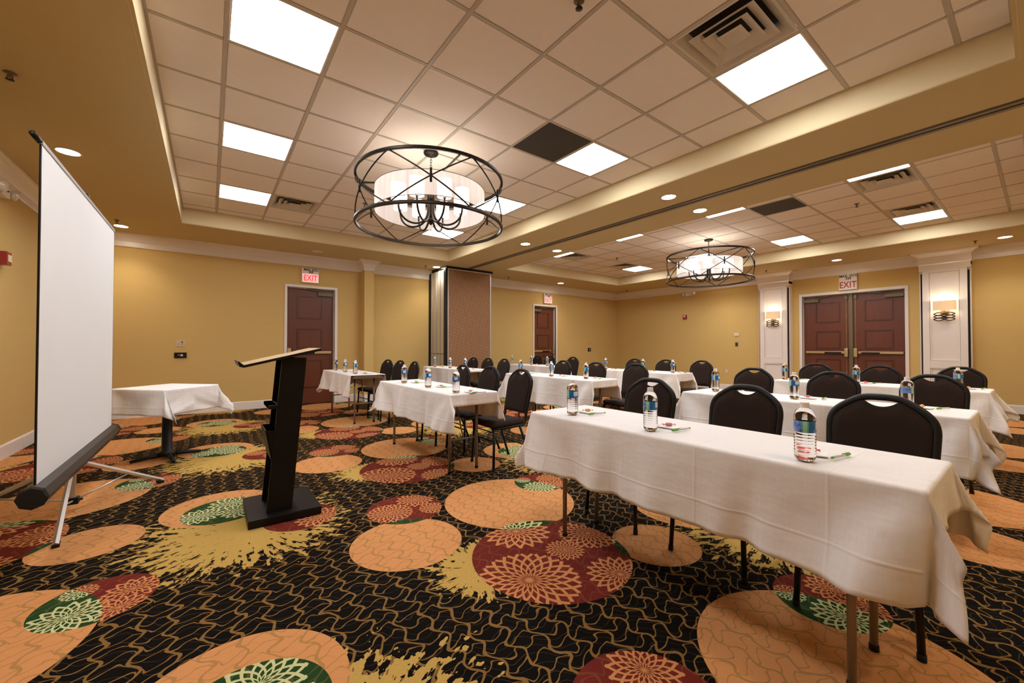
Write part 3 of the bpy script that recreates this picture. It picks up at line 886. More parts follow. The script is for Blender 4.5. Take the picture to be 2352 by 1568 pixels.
# ------------------------------------------------------------------ sconces
def sconce(y, label):
    t = thing('wall_sconce', label, 'wall lamp', (XR - .197, y, 0), 0, 'sconces on the white pilasters')
    # local -x is into the room
    q = MB(); n = 20; hw = .155
    for (za, zb) in ((1.865, 2.045),):
        vs_ = []
        for i in range(n + 1):
            a = -PI / 2 + PI * i / n
            vs_ += [(-.10 * math.cos(a) ** .7 if abs(math.cos(a)) > 1e-6 else 0, hw * math.sin(a), za), (-.10 * math.cos(a) ** .7 if abs(math.cos(a)) > 1e-6 else 0, hw * math.sin(a), zb)]
        q.add(vs_, [(2 * i, 2 * i + 2, 2 * i + 3, 2 * i + 1) for i in range(n)])
    obj('sconce_shade', q, sconce_m, t, True)
    q = MB()
    for zz in (1.695, 1.745, 1.795):
        for sgn in (1, -1):
            pts = [(-.05, -.14 + .28 * i / 24, zz + sgn * .027 * math.sin(PI * 2 * i / 24 - (0 if sgn > 0 else 0)) + .0) for i in range(25)]
            q.tube(pts, .0085, 6)
    q.tube([(-.045, -.13, 1.70), (-.045, -.13, 1.69)], .006, 6)
    q.box(-.045, -.0, -.02, .02, 1.72, 1.76)
    obj('scroll_bars', q, bronze_m, t, True)
    q = MB(); q.box(-.012, 0, -.05, .05, 1.80, 1.96); q.tube([(-.05, 0, 1.82), (-.05, 0, 1.93)], .008, 8); q.box(-.05, 0, -.008, .008, 1.84, 1.86); obj('back_plate', q, bronze2_m, t)
    q = MB(); q.lathe([(0, 1.925), (.02, 1.93), (.026, 1.955), (.018, 1.985), (0, 1.995)], (-.05, 0, 0), 14); obj('bulb', q, candle_m, t, True)
    for zz in (2.02, 1.90):
        ld = bpy.data.lights.new('sconce_lamp', 'POINT'); ld.energy = SCONCE_W if zz > 2 else SCONCE_W * .4; ld.color = (1.0, .80, .58); ld.shadow_soft_size = .03
        l = bpy.data.objects.new('sconce_lamp', ld); C.objects.link(l); l.parent = t; l.location = (-.055, 0, zz)
sconce(1.137, 'lit linen wall sconce on the nearer white pilaster')
sconce(4.03, 'lit linen wall sconce on the farther white pilaster')

# ------------------------------------------------------------------ wall devices
def emergency_light(loc, rz, label):
    t = thing('emergency_light', label, 'emergency light', loc, rz, 'twin-head emergency lights')
    q = MB(); q.box(-.10, .10, -.06, 0, -.05, .05); obj('battery_box', q, plastic_w_m, t, bevel=.006)
    for s in (-1, 1):
        q = MB(); q.lathe([(0, -.03), (.03, -.03), (.052, .0), (.056, .03), (.05, .038), (0, .042)], seg=18, axis='z')
        me = q.mesh('lamp_head', lensclear_m, True); me.transform(Matrix.Translation((s * .155, -.06, .015)) @ Matrix.Rotation(PI / 2 + .3, 4, 'X') @ Matrix.Rotation(s * .5, 4, 'Y'))
        obj('lamp_head', me, None, t)
    q = MB(); q.lathe([(0, 0), (.012, 0), (.012, .008), (0, .008)], (0, -.068, 0), 10, 'z'); obj('test_button', q, black_m, t)
emergency_light((XR - .001, 6.30, 2.725), -PI / 2, 'white twin-head emergency light high on the right wall')
emergency_light((XL + .001, 6.25, 2.715), PI / 2, 'twin-head emergency light high on the left wall at the photo edge')

def wall_box(name, loc, rz, w_, h_, d_, material, label, cat, extras=(), grp=None):
    t = thing(name, label, cat, loc, rz, grp)
    q = MB(); q.box(-w_ / 2, w_ / 2, -d_, 0, -h_ / 2, h_ / 2); obj('cover_plate', q, material, t, bevel=min(.003, d_ / 3))
    for (nm, x, z, rr, mm) in extras:
        q = MB()
        if isinstance(rr, tuple): q.box(x - rr[0] / 2, x + rr[0] / 2, -d_ - .006, -d_ + .0005, z - rr[1] / 2, z + rr[1] / 2)
        else: q.lathe([(0, -.006), (rr, -.006), (rr, .0005), (0, .0005)], (x, -d_, z), 14, 'y')
        obj(nm, q, mm, t)
    return t
wall_box('switch_plate', (-.396, YF - .0005, 1.224), 0, .125, .105, .008, ivory_m, 'cream control plate above the black wall box left of the door', 'switch', [('button', .02, .022, .012, black_m), ('knob', -.028, -.014, .008, bronze2_m), ('knob', .02, -.014, .008, bronze2_m)])
wall_box('media_plate', (-.397, YF - .0005, 1.018), 0, .165, .095, .02, black_metal_m, 'black wall plate with round cream knob below the cream control plate', 'wall plate', [('dial', .018, .0, .018, knob_m), ('pointer', -.02, .004, (.03, .008), knob_m)])
wall_box('media_plate', (9.92, YF - .0005, 1.08), 0, .13, .11, .02, black_metal_m, 'small black wall plate near the far right corner', 'wall plate', [('dial', 0, 0, .018, knob_m)])
wall_box('switch_plate', (9.92, YF - .0005, 1.26), 0, .13, .10, .008, wall_m, 'mustard cover plate above the far corner black plate', 'switch', [('button', 0, .03, .009, bronze2_m)])
wall_box('fire_alarm', (XR - .0005, 6.44, 2.06), -PI / 2, .11, .125, .045, red_m, 'red fire alarm on the right wall below the emergency light', 'fire alarm', [('strobe', 0, .02, (.05, .05), exitbody_m)])
wall_box('fire_alarm', (XL + .0005, 6.32, 2.055), PI / 2, .12, .13, .07, red_m, 'red fire alarm strobe on the left wall at the photo edge', 'fire alarm', [('strobe', 0, .0, (.08, .07), lensclear_m)])
wall_box('thermostat', (XR - .0005, 4.985, 1.505), -PI / 2, .11, .07, .02, plastic_w_m, 'white thermostat on the right wall left of the far pilaster', 'thermostat', [('display', 0, .008, (.06, .02), ivory_m)])
wall_box('switch_plate', (XR - .0005, 4.985, 1.24), -PI / 2, .075, .115, .008, bronze2_m, 'brass switch plate below the white thermostat', 'switch', [('toggle', 0, 0, (.03, .05), black_metal_m)])
wall_box('wall_outlet', (XR - .0005, 5.25, .50), -PI / 2, .075, .115, .006, ivory_m, 'ivory power outlet low on the right wall behind the rear chairs', 'outlet', [('socket', 0, .022, (.03, .028), plastic_w_m), ('socket', 0, -.022, (.03, .028), plastic_w_m)])

# ------------------------------------------------------------------ folding partition
pt = thing('folding_partition', 'stacked folding partition with brown fabric face beside the far wall', 'partition', (4.26, 8.12, 0))
q = MB(); q.box(.055, 1.19, 0, .075, .03, 2.93); obj('fabric_panel', q, partfab_m, pt)
q = MB()
q.box(.035, .055, -.006, .08, .02, 2.95); q.box(1.19, 1.21, -.006, .08, .02, 2.95); q.box(.055, 1.19, -.006, .08, 2.93, 2.95); q.box(.055, 1.19, -.006, .08, .012, .03)
obj('panel_frame', q, alu_m, pt)
q = MB(); q.box(-.02, .035, -.004, .085, .012, 2.95); q.box(0, 1.25, -.02, .84, 2.955, 2.998); obj('seal_strip', q, black_metal_m, pt)
for k in range(7):
    y0 = .10 + k * .098
    q = MB(); q.box(-.01 + .012 * (k % 2), 1.17, y0, y0 + .075, .02, 2.93); obj('panel_edge', q, alu_m, pt)
    q = MB(); q.box(.02, 1.15, y0 + .075, y0 + .098, .02, 2.92); obj('seal_groove', q, black_metal_m, pt)
    q = MB(); q.box(-.018 + .012 * (k % 2), 0.005, y0 + .015, y0 + .06, 1.0, 1.012); obj('edge_clip', q, black_metal_m, pt)
q = MB(); q.box(-.03, .03, .79, .845, .012, 2.95); obj('jamb_strip', q, black_metal_m, pt)

# ------------------------------------------------------------------ tablecloths
def drape(W, L, over, seed=1, corners=None, amp=.029, res=.017, flare=.025):
    """hanging cloth over a rectangular top. over=(x-,x+,y-,y+) overhangs.
    corners[(sx,sy)] = (lift angle, where it peaks, gather) of the loose fabric at each table corner."""
    rs = np.random.RandomState(seed); a, b = W / 2, L / 2; RR = .013
    def axis(h, o0, o1):
        def side(o):
            if o <= 0: return [h + o]
            k0 = RR * PI / 2; q = [h + k0 * t for t in (0, .2, .4, .6, .8, 1)]
            if o <= k0: return list(np.linspace(h, h + o, 4))
            n = max(2, int((o - k0) / res)); return q + list(np.linspace(h + k0, h + o, n + 1)[1:])
        left = [-t for t in side(o0)][::-1]; right = side(o1)
        n = int(2 * h / .03); mid = list(np.linspace(left[-1], right[0], n + 1)[1:-1])
        return np.array(left + mid + right)
    U, V = axis(a, over[0], over[1]), axis(b, over[2], over[3])
    gx, gy = np.meshgrid(U, V, indexing='ij')
    sx, sy = np.sign(gx), np.sign(gy)
    p = np.clip(np.abs(gx) - a, 0, None); q = np.clip(np.abs(gy) - b, 0, None)
    s_ = np.hypot(p, q); phi = np.arctan2(q, p + 1e-12); phi = np.where(s_ > 0, phi, 0)
    t = np.minimum(s_ / RR, PI / 2)
    outd = RR * np.sin(t); down = RR * (1 - np.cos(t)); hang = np.clip(s_ - RR * PI / 2, 0, None)
    bx = np.clip(gx, -a, a) + sx * outd * np.cos(phi) * (s_ > 0); by = np.clip(gy, -b, b) + sy * outd * np.sin(phi) * (s_ > 0)
    # loose fabric at the corners swings out past the end of the table
    beta = np.zeros_like(gx); gath = np.zeros_like(gx)
    for (cx, cy), (bm, g, ga) in (corners or {}).items():
        m = (sx == cx) & (sy == cy) & (p > 0) & (q > 0)
        f_ = phi / (PI / 2)
        beta = np.where(m, math.radians(bm) * np.sin(PI * f_ ** g), beta)
        gath = np.where(m, ga * np.sin(PI * f_) * np.sin(f_ * PI * 5 + cx + 2 * cy), gath)
    f_ = phi / (PI / 2); sm = f_ * f_ * (3 - 2 * f_)
    dx_ = .10 * (1 - sm) - .10 * sm; dy_ = np.ones_like(dx_); nn = np.hypot(dx_, dy_)
    # slight outward lean of the hanging sides
    lean = flare * (np.cos(phi) ** 2 + .6 * np.sin(phi) ** 2)
    X = bx + sx * hang * (np.sin(beta) * dx_ / nn + np.cos(phi) * lean)
    Y = by + sy * hang * (np.sin(beta) * dy_ / nn + np.sin(phi) * lean) * (q > 0)
    Z = -down - hang * np.cos(beta) * math.cos(flare)
    # folds: one wave function running round the perimeter
    c = np.where(q <= 0, np.abs(gy), np.where(p > 0, b + .30 * phi, b + .30 * PI / 2 + (a - np.abs(gx))))
    quad = (sx > 0) * 1.7 + (sy > 0) * 3.1
    wv = np.zeros_like(c)
    for k in range(6):
        lam = .17 * 1.38 ** k; ph = rs.rand(2, 2) * 2 * PI
        phase = np.where(sx < 0, ph[0, 0], ph[0, 1])
        cs = np.where(q <= 0, gy, sy * c)
        wv += np.sin(2 * PI * (cs + sy * .55 * hang * (np.abs(gy) / b) ** 2) / lam + phase) * lam ** .7 * rs.uniform(.5, 1.2)
    wv /= 1.6
    A = amp * (hang / .34) ** 1.15
    d_ = A * (wv + .35) * 1.6 + gath * hang
    away = b - np.abs(gy); ang = np.arctan2(np.clip(away, 0, None), p + 1e-9)
    d_ = d_ + np.where((q <= 0) & (p > 0), .115 * hang * np.sin(ang * (4.6 + .5 * np.sin(seed + sy))) * np.exp(-np.clip(away, 0, None) / .38) , 0)
    X += sx * np.cos(phi) * d_ * (s_ > 0); Y += sy * np.sin(phi) * d_ * (q > 0)
    Z += np.abs(d_) * .12 - .010 * hang * np.sin(cs * 5.3 + seed)
    # small crumple on top
    Z += np.where(s_ <= 0, .0006 * np.sin(gx * 21 + seed) * np.sin(gy * 13), 0)
    nx, ny = gx.shape
    verts = np.stack([X, Y, Z], -1).reshape(-1, 3)
    faces = [(i * ny + j, (i + 1) * ny + j, (i + 1) * ny + j + 1, i * ny + j + 1) for i in range(nx - 1) for j in range(ny - 1)]
    return verts, faces, np.stack([gx.ravel(), gy.ravel()], 1)

def cloth_mesh(name, verts, faces, uv):
    me = bpy.data.meshes.new(name); me.from_pydata([tuple(v) for v in verts.tolist()], [], faces); me.update()
    ul = me.uv_layers.new(name='UVMap')
    li = np.zeros(len(me.loops), dtype=np.int32); me.loops.foreach_get('vertex_index', li)
    ul.data.foreach_set('uv', uv[li].ravel().astype(np.float32))
    me.polygons.foreach_set('use_smooth', [True] * len(me.polygons)); me.materials.append(cloth_m)
    return me

def add_cloth(me, loc, label, group=None, name='tablecloth'):
    o = bpy.data.objects.new(name, me); C.objects.link(o); o.location = loc
    sol = o.modifiers.new('thickness', 'SOLIDIFY'); sol.thickness = .0016; sol.offset = 0
    return tag(o, label, 'tablecloth', group)

TW, TL = .485, 1.765
def corner_set(n, f_): return {(-1, -1): n, (1, -1): n, (-1, 1): f_, (1, 1): f_}
CL = {'A1': ((.348, .272, .175, .23), 5, {(-1, -1): (17, 1.4, .05), (1, -1): (20, 1.2, .06), (-1, 1): (15, 1.0, .06), (1, 1): (18, 1.0, .06)}),
      'A2': ((.345, .272, .115, .30), 11, {(-1, -1): (36, .9, .10), (1, -1): (16, 1.0, .05), (-1, 1): (26, 1.1, .12), (1, 1): (16, 1.0, .06)}),
      'A3': ((.335, .272, .012, .36), 23, {(-1, -1): (12, 1.0, .02), (1, -1): (8, 1.0, .02), (-1, 1): (24, 1.0, .10), (1, 1): (14, 1.0, .06)}),
      'B1': ((.36, .272, .22, .22), 8, {(-1, -1): (22, 1.5, .12), (1, -1): (22, 1.2, .08), (-1, 1): (22, 1.1, .10), (1, 1): (16, 1.0, .06)}),
      'B2': ((.40, .272, .11, .30), 31, {(-1, -1): (22, 1.2, .10), (1, -1): (18, 1.0, .05), (-1, 1): (24, 1.0, .10), (1, 1): (16, 1.0, .06)}),
      'B3': ((.33, .272, .05, .32), 41, corner_set((16, 1.0, .05), (22, 1.0, .1))),
      'C1': ((.36, .272, .22, .22), 15, {(-1, -1): (22, 1.3, .12), (1, -1): (24, 1.2, .08), (-1, 1): (22, 1.1, .10), (1, 1): (16, 1.0, .06)}),
      'C2': ((.38, .272, .14, .28), 37, {(-1, -1): (24, 1.1, .10), (1, -1): (18, 1.0, .05), (-1, 1): (24, 1.0, .10), (1, 1): (16, 1.0, .06)}),
      'C3': ((.34, .272, .06, .32), 43, corner_set((16, 1.0, .05), (22, 1.0, .1)))}
TW, TL = .485, 1.765

TABLES = {}
rows = [('A', 'front', 1.905), ('B', 'middle', 3.86), ('C', 'rear', 6.05)]
tabY = {'A1': 1.10, 'A2': 4.0, 'A3': 6.98, 'B1': 1.16, 'B2': 4.27, 'B3': 7.15, 'C1': 1.20, 'C2': 4.36, 'C3': 7.15}
tabX = {'A1': 1.905, 'A2': 1.92, 'A3': 1.905, 'B1': 3.80, 'B2': 4.02, 'B3': 3.93, 'C1': 6.0, 'C2': 6.06, 'C3': 6.06}
cl = {k_: cloth_mesh('tablecloth', *drape(TW, TL, ov, sd, co)) for k_, (ov, sd, co) in CL.items()}
place = {'1': 'nearest', '2': 'middle', '3': 'farthest'}
rown = {'A': 'front row', 'B': 'middle row', 'C': 'rear row'}

# table prototype
def round_rect(hx_, hy_, rr, n=5):
    pts = []
    for cx, cy, a0 in ((hx_ - rr, hy_ - rr, 0), (-hx_ + rr, hy_ - rr, PI / 2), (-hx_ + rr, -hy_ + rr, PI), (hx_ - rr, -hy_ + rr, 1.5 * PI)):
        for i in range(n + 1):
            a = a0 + PI / 2 * i / n; pts.append((cx + rr * math.cos(a), cy + rr * math.sin(a)))
    return pts
def make_table():
    t = thing('folding_table', '', 'table')
    q = MB(); q.prism(round_rect(TW / 2 - .018, TL / 2 - .018, .05), 'z', TZ - .036, TZ - .015); obj('tabletop', q, tabletop_m, t)
    q = MB(); q.box(-TW / 2 + .02, TW / 2 - .02, -TL / 2 + .03, TL / 2 - .03, TZ - .058, TZ - .037); obj('apron_frame', q, grey_metal_m, t)
    for sy in (-1, 1):
        y = sy * (TL / 2 - .19)
        for sx in (-1, 1):
            q = MB(); q.tube([(sx * .145, y, 0.012), (sx * .145, y, TZ - .055)], .0135, 12); lg = obj('leg', q, grey_metal_m, t, True)
            q = MB(); q.lathe([(0, 0), (.0165, 0), (.0165, .018), (.0145, .024), (0, .024)], (sx * .145, y, 0), 12); obj('foot_cap', q, black_metal_m, lg, True)
        q = MB(); q.tube([(-.145, y, .30), (.145, y, .30)], .009, 8); obj('cross_bar', q, grey_metal_m, t, True)
        q = MB(); q.tube([(-.10, y - sy * .30, TZ - .06), (-.0, y - sy * .16, TZ - .11), (.0, y, .30)], .007, 8)
        q.tube([(-.10, y - sy * .30, TZ - .06), (.10, y - sy * .30, TZ - .06)], .007, 8)
        obj('folding_brace', q, grey_metal_m, t, True)
    return t
tab0 = make_table(); tab_tree = tree(tab0)
first = True
for key in ('A1', 'A2', 'A3', 'B1', 'B2', 'B3', 'C1', 'C2', 'C3'):
    lab = f'grey-legged folding table under white cloth, {place[key[1]]} in the {rown[key[0]]}'
    loc = (tabX[key], tabY[key], 0)
    if first:
        t = tab0; t.location = loc; t['label'] = lab; t['group'] = 'folding seminar tables'; first = False
    else:
        t = dup(tab0, tab_tree, loc, 0, lab, 'folding seminar tables')
    add_cloth(cl[key], (loc[0], loc[1], TZ - .003), f'white cloth draped on the {place[key[1]]} table of the {rown[key[0]]}', 'white seminar tablecloths')

# ------------------------------------------------------------------ banquet chair (local: faces -x, origin on floor under seat)
def back_outline(n=40):
    """half outline of the crown back in (y, z) local to back plane, z from 0 (bottom) to .43 (top)"""
    ctrl = [(0.0, .420), (.045, .418), (.08, .409), (.12, .385), (.156, .357), (.181, .326), (.1915, .288), (.1915, .24), (.186, .12), (.180, 0.0)]
    return ctrl
def catmull(p, sub=4):
    out = []
    P = [p[0]] + p + [p[-1]]
    for i in range(1, len(P) - 2):
        for k in range(sub):
            t = k / sub
            out.append(tuple(.5 * ((2 * P[i][d]) + (-P[i - 1][d] + P[i + 1][d]) * t + (2 * P[i - 1][d] - 5 * P[i][d] + 4 * P[i + 1][d] - P[i + 2][d]) * t * t + (-P[i - 1][d] + 3 * P[i][d] - 3 * P[i + 1][d] + P[i + 2][d]) * t ** 3) for d in range(len(p[0]))))
    out.append(p[-1]); return out

def make_chair():
    t = thing('banquet_chair', '', 'chair')
    zb = .50; xb = .175; lean = .10     # back plane
    def B(y, z, off=0.0): return (xb + z * lean / .43 * .9 + off, y, zb + z)
    half = catmull([(y, z, 0) for y, z in back_outline()], 4)
    half = [(a, b) for a, b, _ in half]
    # back frame: goes over the crown and down the uprights, bends forward under the seat
    left = [(-y, z) for y, z in half[::-1]]
    path = [B(y, z) for y, z in left] + [B(y, z) for y, z in half[1:]]
    def low(s): return [( .172, s * .181, .47), (.165, s * .183, .43), (.15, s * .185, .405), (.12, s * .188, .392), (.0, s * .190, .388), (-.20, s * .190, .385)]
    full = [p for p in low(-1)[::-1]] + path + low(1)
    q = MB(); nf = len(full); q.tube(full, [.0125 if (i < 6 or i > nf - 7) else .0165 for i in range(nf)], 10); obj('back_frame', q, black_metal_m, t, True)
    # back cushion: filled outline with a dip for the hand hold
    q = MB(); k = .948
    def topdip(y):
        return 0.0
    ring_ = []
    ys_ = np.linspace(-.176, .176, 33)
    hy = [a for a, b in half]; hz = [b for a, b in half]
    # for every y, cushion top z from the outline minus margin, with hand-hold dip in the middle
    up = [(a, b) for a, b in half if b >= .285]
    ya = np.array([a for a, b in up]); za = np.array([b for a, b in up])
    tops = []
    for y in ys_:
        z = float(np.interp(abs(y) / .955, ya, za)) - .012
        d = max(0, 1 - (abs(y) / .062) ** 2)
        z -= .034 * d ** .8 if d > 0 else 0
        tops.append(z)
    cols = []
    nz = 9
    for i, y in enumerate(ys_):
        colv = []
        for kz in range(nz + 1):
            z = .0 + (tops[i] - .0) * kz / nz
            wy = y * (1 + (.0) )
            wz = float(np.interp(z, [0, .12, .24, .29, .33], [.168, .174, .180, .181, .176])) / .176
            edge = min(1, (1 - abs(y) / .177) / .12); ez = min(1, z / .03, (tops[i] - z) / .025 + .0)
            th = .012 + .014 * math.sqrt(max(0, min(edge, 1)) * max(0, min(ez, 1)))
            colv.append((wy * min(wz, 1.04), z, th))
        cols.append(colv)
    vs_ = []; fs = []
    n = len(cols); m = nz + 1
    for side in (-1, 1):
        for c_ in cols:
            for (y, z, th) in c_: vs_.append(B(y, z, side * th * (1.0 if side < 0 else .75)))
    for i in range(n - 1):
        for j in range(m - 1):
            a = i * m + j; b_ = (i + 1) * m + j
            fs.append((a, a + 1, b_ + 1, b_)); fs.append((n * m + a, n * m + b_, n * m + b_ + 1, n * m + a + 1))
    for j in range(m - 1):
        for i in (0, n - 1):
            a = i * m + j; fs.append((a, a + 1, n * m + a + 1, n * m + a))
    for i in range(n - 1):
        for j in (0, m - 1):
            a = i * m + j; b_ = (i + 1) * m + j; fs.append((a, b_, n * m + b_, n * m + a))
    q.add(vs_, fs); obj('backrest', q, chair_fab_m, t, True)
    # seat cushion: rounded slab
    q = MB(); nxs, nys = 14, 14; vs_ = []; fs = []
    def seatp(u_, v_):
        # superellipse-like square
        x = -.235 + .41 * u_; hw = .205 - .018 * u_; y = -hw + 2 * hw * v_
        return x, y
    for layer, zfun in ((0, lambda e: .452 - .030 * (1 - e) ** 2), (1, lambda e: .397 + .008 * (1 - e))):
        for i in range(nxs + 1):
            for j in range(nys + 1):
                u_, v_ = i / nxs, j / nys
                # cosine spacing
                uu, vv = (1 - math.cos(PI * u_)) / 2, (1 - math.cos(PI * v_)) / 2
                x, y = seatp(uu, vv)
                e = min(1, min(uu, 1 - uu) / .10) * 1.0; e2 = min(1, min(vv, 1 - vv) / .10)
                # round plan corners
                cu_, cv_ = abs(uu - .5) * 2, abs(vv - .5) * 2
                if cu_ > .8 and cv_ > .8:
                    k_ = math.hypot((cu_ - .8) / .2, (cv_ - .8) / .2)
                    if k_ > 1:
                        sc_ = 1 / k_
                        cu2, cv2 = .8 + (cu_ - .8) * sc_, .8 + (cv_ - .8) * sc_
                        x, y = seatp(.5 + math.copysign(cu2 / 2, uu - .5), .5 + math.copysign(cv2 / 2, vv - .5))
                ee = min(e, e2)
                vs_.append((x, y, zfun(ee)))
    m = nys + 1; N_ = (nxs + 1) * m
    for i in range(nxs):
        for j in range(nys):
            a = i * m + j; b_ = (i + 1) * m + j
            fs.append((a, b_, b_ + 1, a + 1)); fs.append((N_ + a, N_ + a + 1, N_ + b_ + 1, N_ + b_))
    per = [i * m for i in range(nxs + 1)] + [nxs * m + j for j in range(1, m)] + [i * m + nys for i in range(nxs - 1, -1, -1)] + [j for j in range(nys - 1, 0, -1)]
    for a, b_ in zip(per, per[1:] + per[:1]): fs.append((a, b_, N_ + b_, N_ + a))
    q.add(vs_, fs); obj('seat', q, chair_fab_m, t, True)
    # legs, each a tube of its own
    for s in (-1, 1):
        q = MB(); q.tube([(-.205, s * .185, .388), (-.222, s * .200, .02)], .0125, 10)
        lg = obj('leg', q, black_metal_m, t, True)
        q = MB(); q.tube([(-.222, s * .200, .025), (-.2235, s * .2008, 0)], .0145, 10); obj('foot_cap', q, black_m, lg, True)
        q = MB(); q.tube([(-.10, s * .187, .385), (.06, s * .196, .30), (.228, s * .205, .02)] if False else [(.09, s * .190, .388), (.228, s * .207, .02)], .0125, 10)
        lg = obj('leg', q, black_metal_m, t, True)
        q = MB(); q.tube([(.2265, s * .2068, .025), (.2355, s * .2078, 0)], .0145, 10); obj('foot_cap', q, black_m, lg, True)
    q = MB(); q.tube([(.165, -.199, .19), (.165, .199, .19)], .008, 8); obj('stretcher', q, black_metal_m, t, True)
    q = MB(); q.tube([(-.212, -.19, .27), (-.212, .19, .27)], .008, 8); q.tube([(-.215, -.192, .23), (.15, -.197, .23)], .007, 8) if False else None
    obj('stretcher', q, black_metal_m, t, True)
    q = MB(); q.box(-.2, .16, -.185, .185, .385, .397); obj('seat_pan', q, black_m, t)
    return t
ch0 = make_chair(); ch_tree = tree(ch0)
CH = {'A1': [(2.345, .485), (2.345, 1.10), (2.345, 1.745)], 'A2': [(2.36, 3.31), (2.42, 3.97), (2.36, 4.52)], 'A3': [(2.36, 6.05), (2.36, 6.62), (2.36, 7.2)],
      'B1': [(4.62, .57), (4.45, 1.21), (4.62, 1.97)], 'B2': [(4.50, 3.43), (4.50, 4.15), (4.65, 5.03)], 'B3': [(4.38, 6.4), (4.38, 6.97), (4.38, 7.55)],
      'C1': [(6.80, .60), (6.50, 1.25), (6.64, 1.95)], 'C2': [(6.57, 3.59), (6.52, 4.23), (6.52, 4.92)], 'C3': [(6.54, 6.65), (6.60, 7.5), (6.72, 8.12)]}
seatn = ['near-end', 'centre', 'far-end']
rnd = random.Random(7); first = True
for key, lst in CH.items():
    for k, (x, y) in enumerate(lst):
        lab = f'black padded banquet chair, {seatn[k]} seat of the {place[key[1]]} table in the {rown[key[0]]}'
        rz = (rnd.random() - .5) * .06
        if key == 'A3': rz += (.0, .25, .45)[k] * .4
        if first:
            t = ch0; t.location = (x, y, 0); t.rotation_euler.z = rz; t['label'] = lab; t['group'] = 'banquet chairs at the tables'; first = False
        else: dup(ch0, ch_tree, (x, y, 0), rz, lab, 'banquet chairs at the tables')

# ------------------------------------------------------------------ bottles, pads, pens, sweets
def make_bottle():
    t = thing('water_bottle', '', 'bottle')
    prof = [(0, .006), (.018, .004), (.024, .0), (.0285, .002), (.0325, .010), (.0335, .020)]
    z = .024
    for k in range(7):
        prof += [(.0335, z), (.0335, z + .0035), (.0318, z + .0065), (.0335, z + .0095)]; z += .0105
    prof += [(.0325, .101), (.0325, .143), (.0338, .147), (.0338, .154), (.0325, .164), (.0285, .176), (.0215, .185), (.0150, .1895), (.0125, .192), (.0125, .196), (0, .196)]
    q = MB(); q.lathe(prof, seg=32); obj('bottle_body', q, water_m, t, True)
    q = MB(); q.lathe([(.0333, .102), (.0338, .103), (.0338, .1425), (.0333, .1435)], seg=36); obj('bottle_label', q, label_m, t, True)
    q = MB()
    pts = []
    vs_, fs = [], []
    n = 36
    for zz, rr in ((.190, .0150), (.1945, .0152), (.195, .0142), (.2075, .0140), (.209, .0125)):
        for i in range(n):
            a = 2 * PI * i / n; r_ = rr - (.0004 if i % 2 and .194 < zz < .209 else 0); vs_.append((r_ * math.cos(a), r_ * math.sin(a), zz))
    for l in range(4):
        for i in range(n):
            j = (i + 1) % n; fs.append((l * n + i, l * n + j, (l + 1) * n + j, (l + 1) * n + i))
    fs.append(tuple(4 * n + i for i in range(n))); q.add(vs_, fs); obj('bottle_cap', q, cap_m, t)
    return t
bt0 = make_bottle(); bt_tree = tree(bt0)
BT = {'A1': [(1.737, .53), (1.745, 1.178), (1.772, 1.738)], 'A2': [(1.78, 3.20), (1.79, 3.80), (1.79, 4.43)], 'A3': [(1.78, 6.33), (1.78, 6.90), (1.79, 7.55)],
      'B1': [(3.75, .56), (3.74, 1.21), (3.79, 1.86)], 'B2': [(3.92, 3.60), (3.86, 4.20), (3.89, 4.94)], 'B3': [(3.78, 6.45), (3.76, 7.0), (3.74, 7.62)],
      'C1': [(5.92, .52), (5.86, 1.29), (5.87, 2.0)], 'C2': [(5.93, 3.59), (5.94, 4.15), (5.88, 4.91)], 'C3': [(5.9, 6.55), (5.95, 7.15), (5.9, 7.82)]}
def make_pen():
    t = thing('pen', '', 'pen')
    q = MB(); q.lathe([(0, -.045), (.0048, -.045), (.0052, -.02), (.0052, .036), (0, .036)], (0, 0, .0055), 10, 'x'); obj('pen_barrel', q, penw_m, t, True)
    q = MB(); q.lathe([(0, .036), (.0056, .036), (.0058, .068), (.004, .074), (0, .074)], (0, 0, .0055), 10, 'x'); obj('pen_cap', q, peng_m, t, True)
    q = MB(); q.box(.02, .066, -.0015, .0015, .0105, .013); obj('pen_clip', q, peng_m, t)
    q = MB(); q.lathe([(0, -.056), (.0035, -.055), (.0052, -.045), (0, -.045)], (0, 0, .0055), 10, 'x'); obj('pen_plug', q, peng_m, t, True)
    return t
pen0 = make_pen(); pen_tree = tree(pen0)
def make_pad():
    t = thing('notepad', '', 'notepad')
    q = MB(); q.box(-.038, .038, -.052, .052, 0, .0035); obj('page_stack', q, paper_m, t)
    q = MB(); q.box(-.038, .038, .047, .0523, .0036, .0042); obj('glue_strip', q, ivory_m, t)
    return t
pad0 = make_pad(); pad_tree = tree(pad0)
def make_candy(m_):
    t = thing('wrapped_candy', '', 'candy')
    q = MB(); q.lathe([(0, -.018), (.007, -.016), (.009, -.005), (.009, .008), (.007, .016), (0, .018)], (0, 0, .009), 10, 'x'); obj('candy_body', q, m_, t, True)
    for s in (-1, 1):
        q = MB(); q.add([(s * .017, 0, .009), (s * .031, -.011, .004), (s * .033, -.004, .014), (s * .031, .004, .006), (s * .033, .011, .012)], [(0, 1, 2), (0, 2, 3), (0, 3, 4)])
        obj('wrapper_twist', q, m_, t)
    return t
can0 = [make_candy(m_) for m_ in candy_mats]; can_tree = [tree(c_) for c_ in can0]; can_used = [False] * 3
cname = ['red', 'pink', 'orange']
fb = fp = fq = True
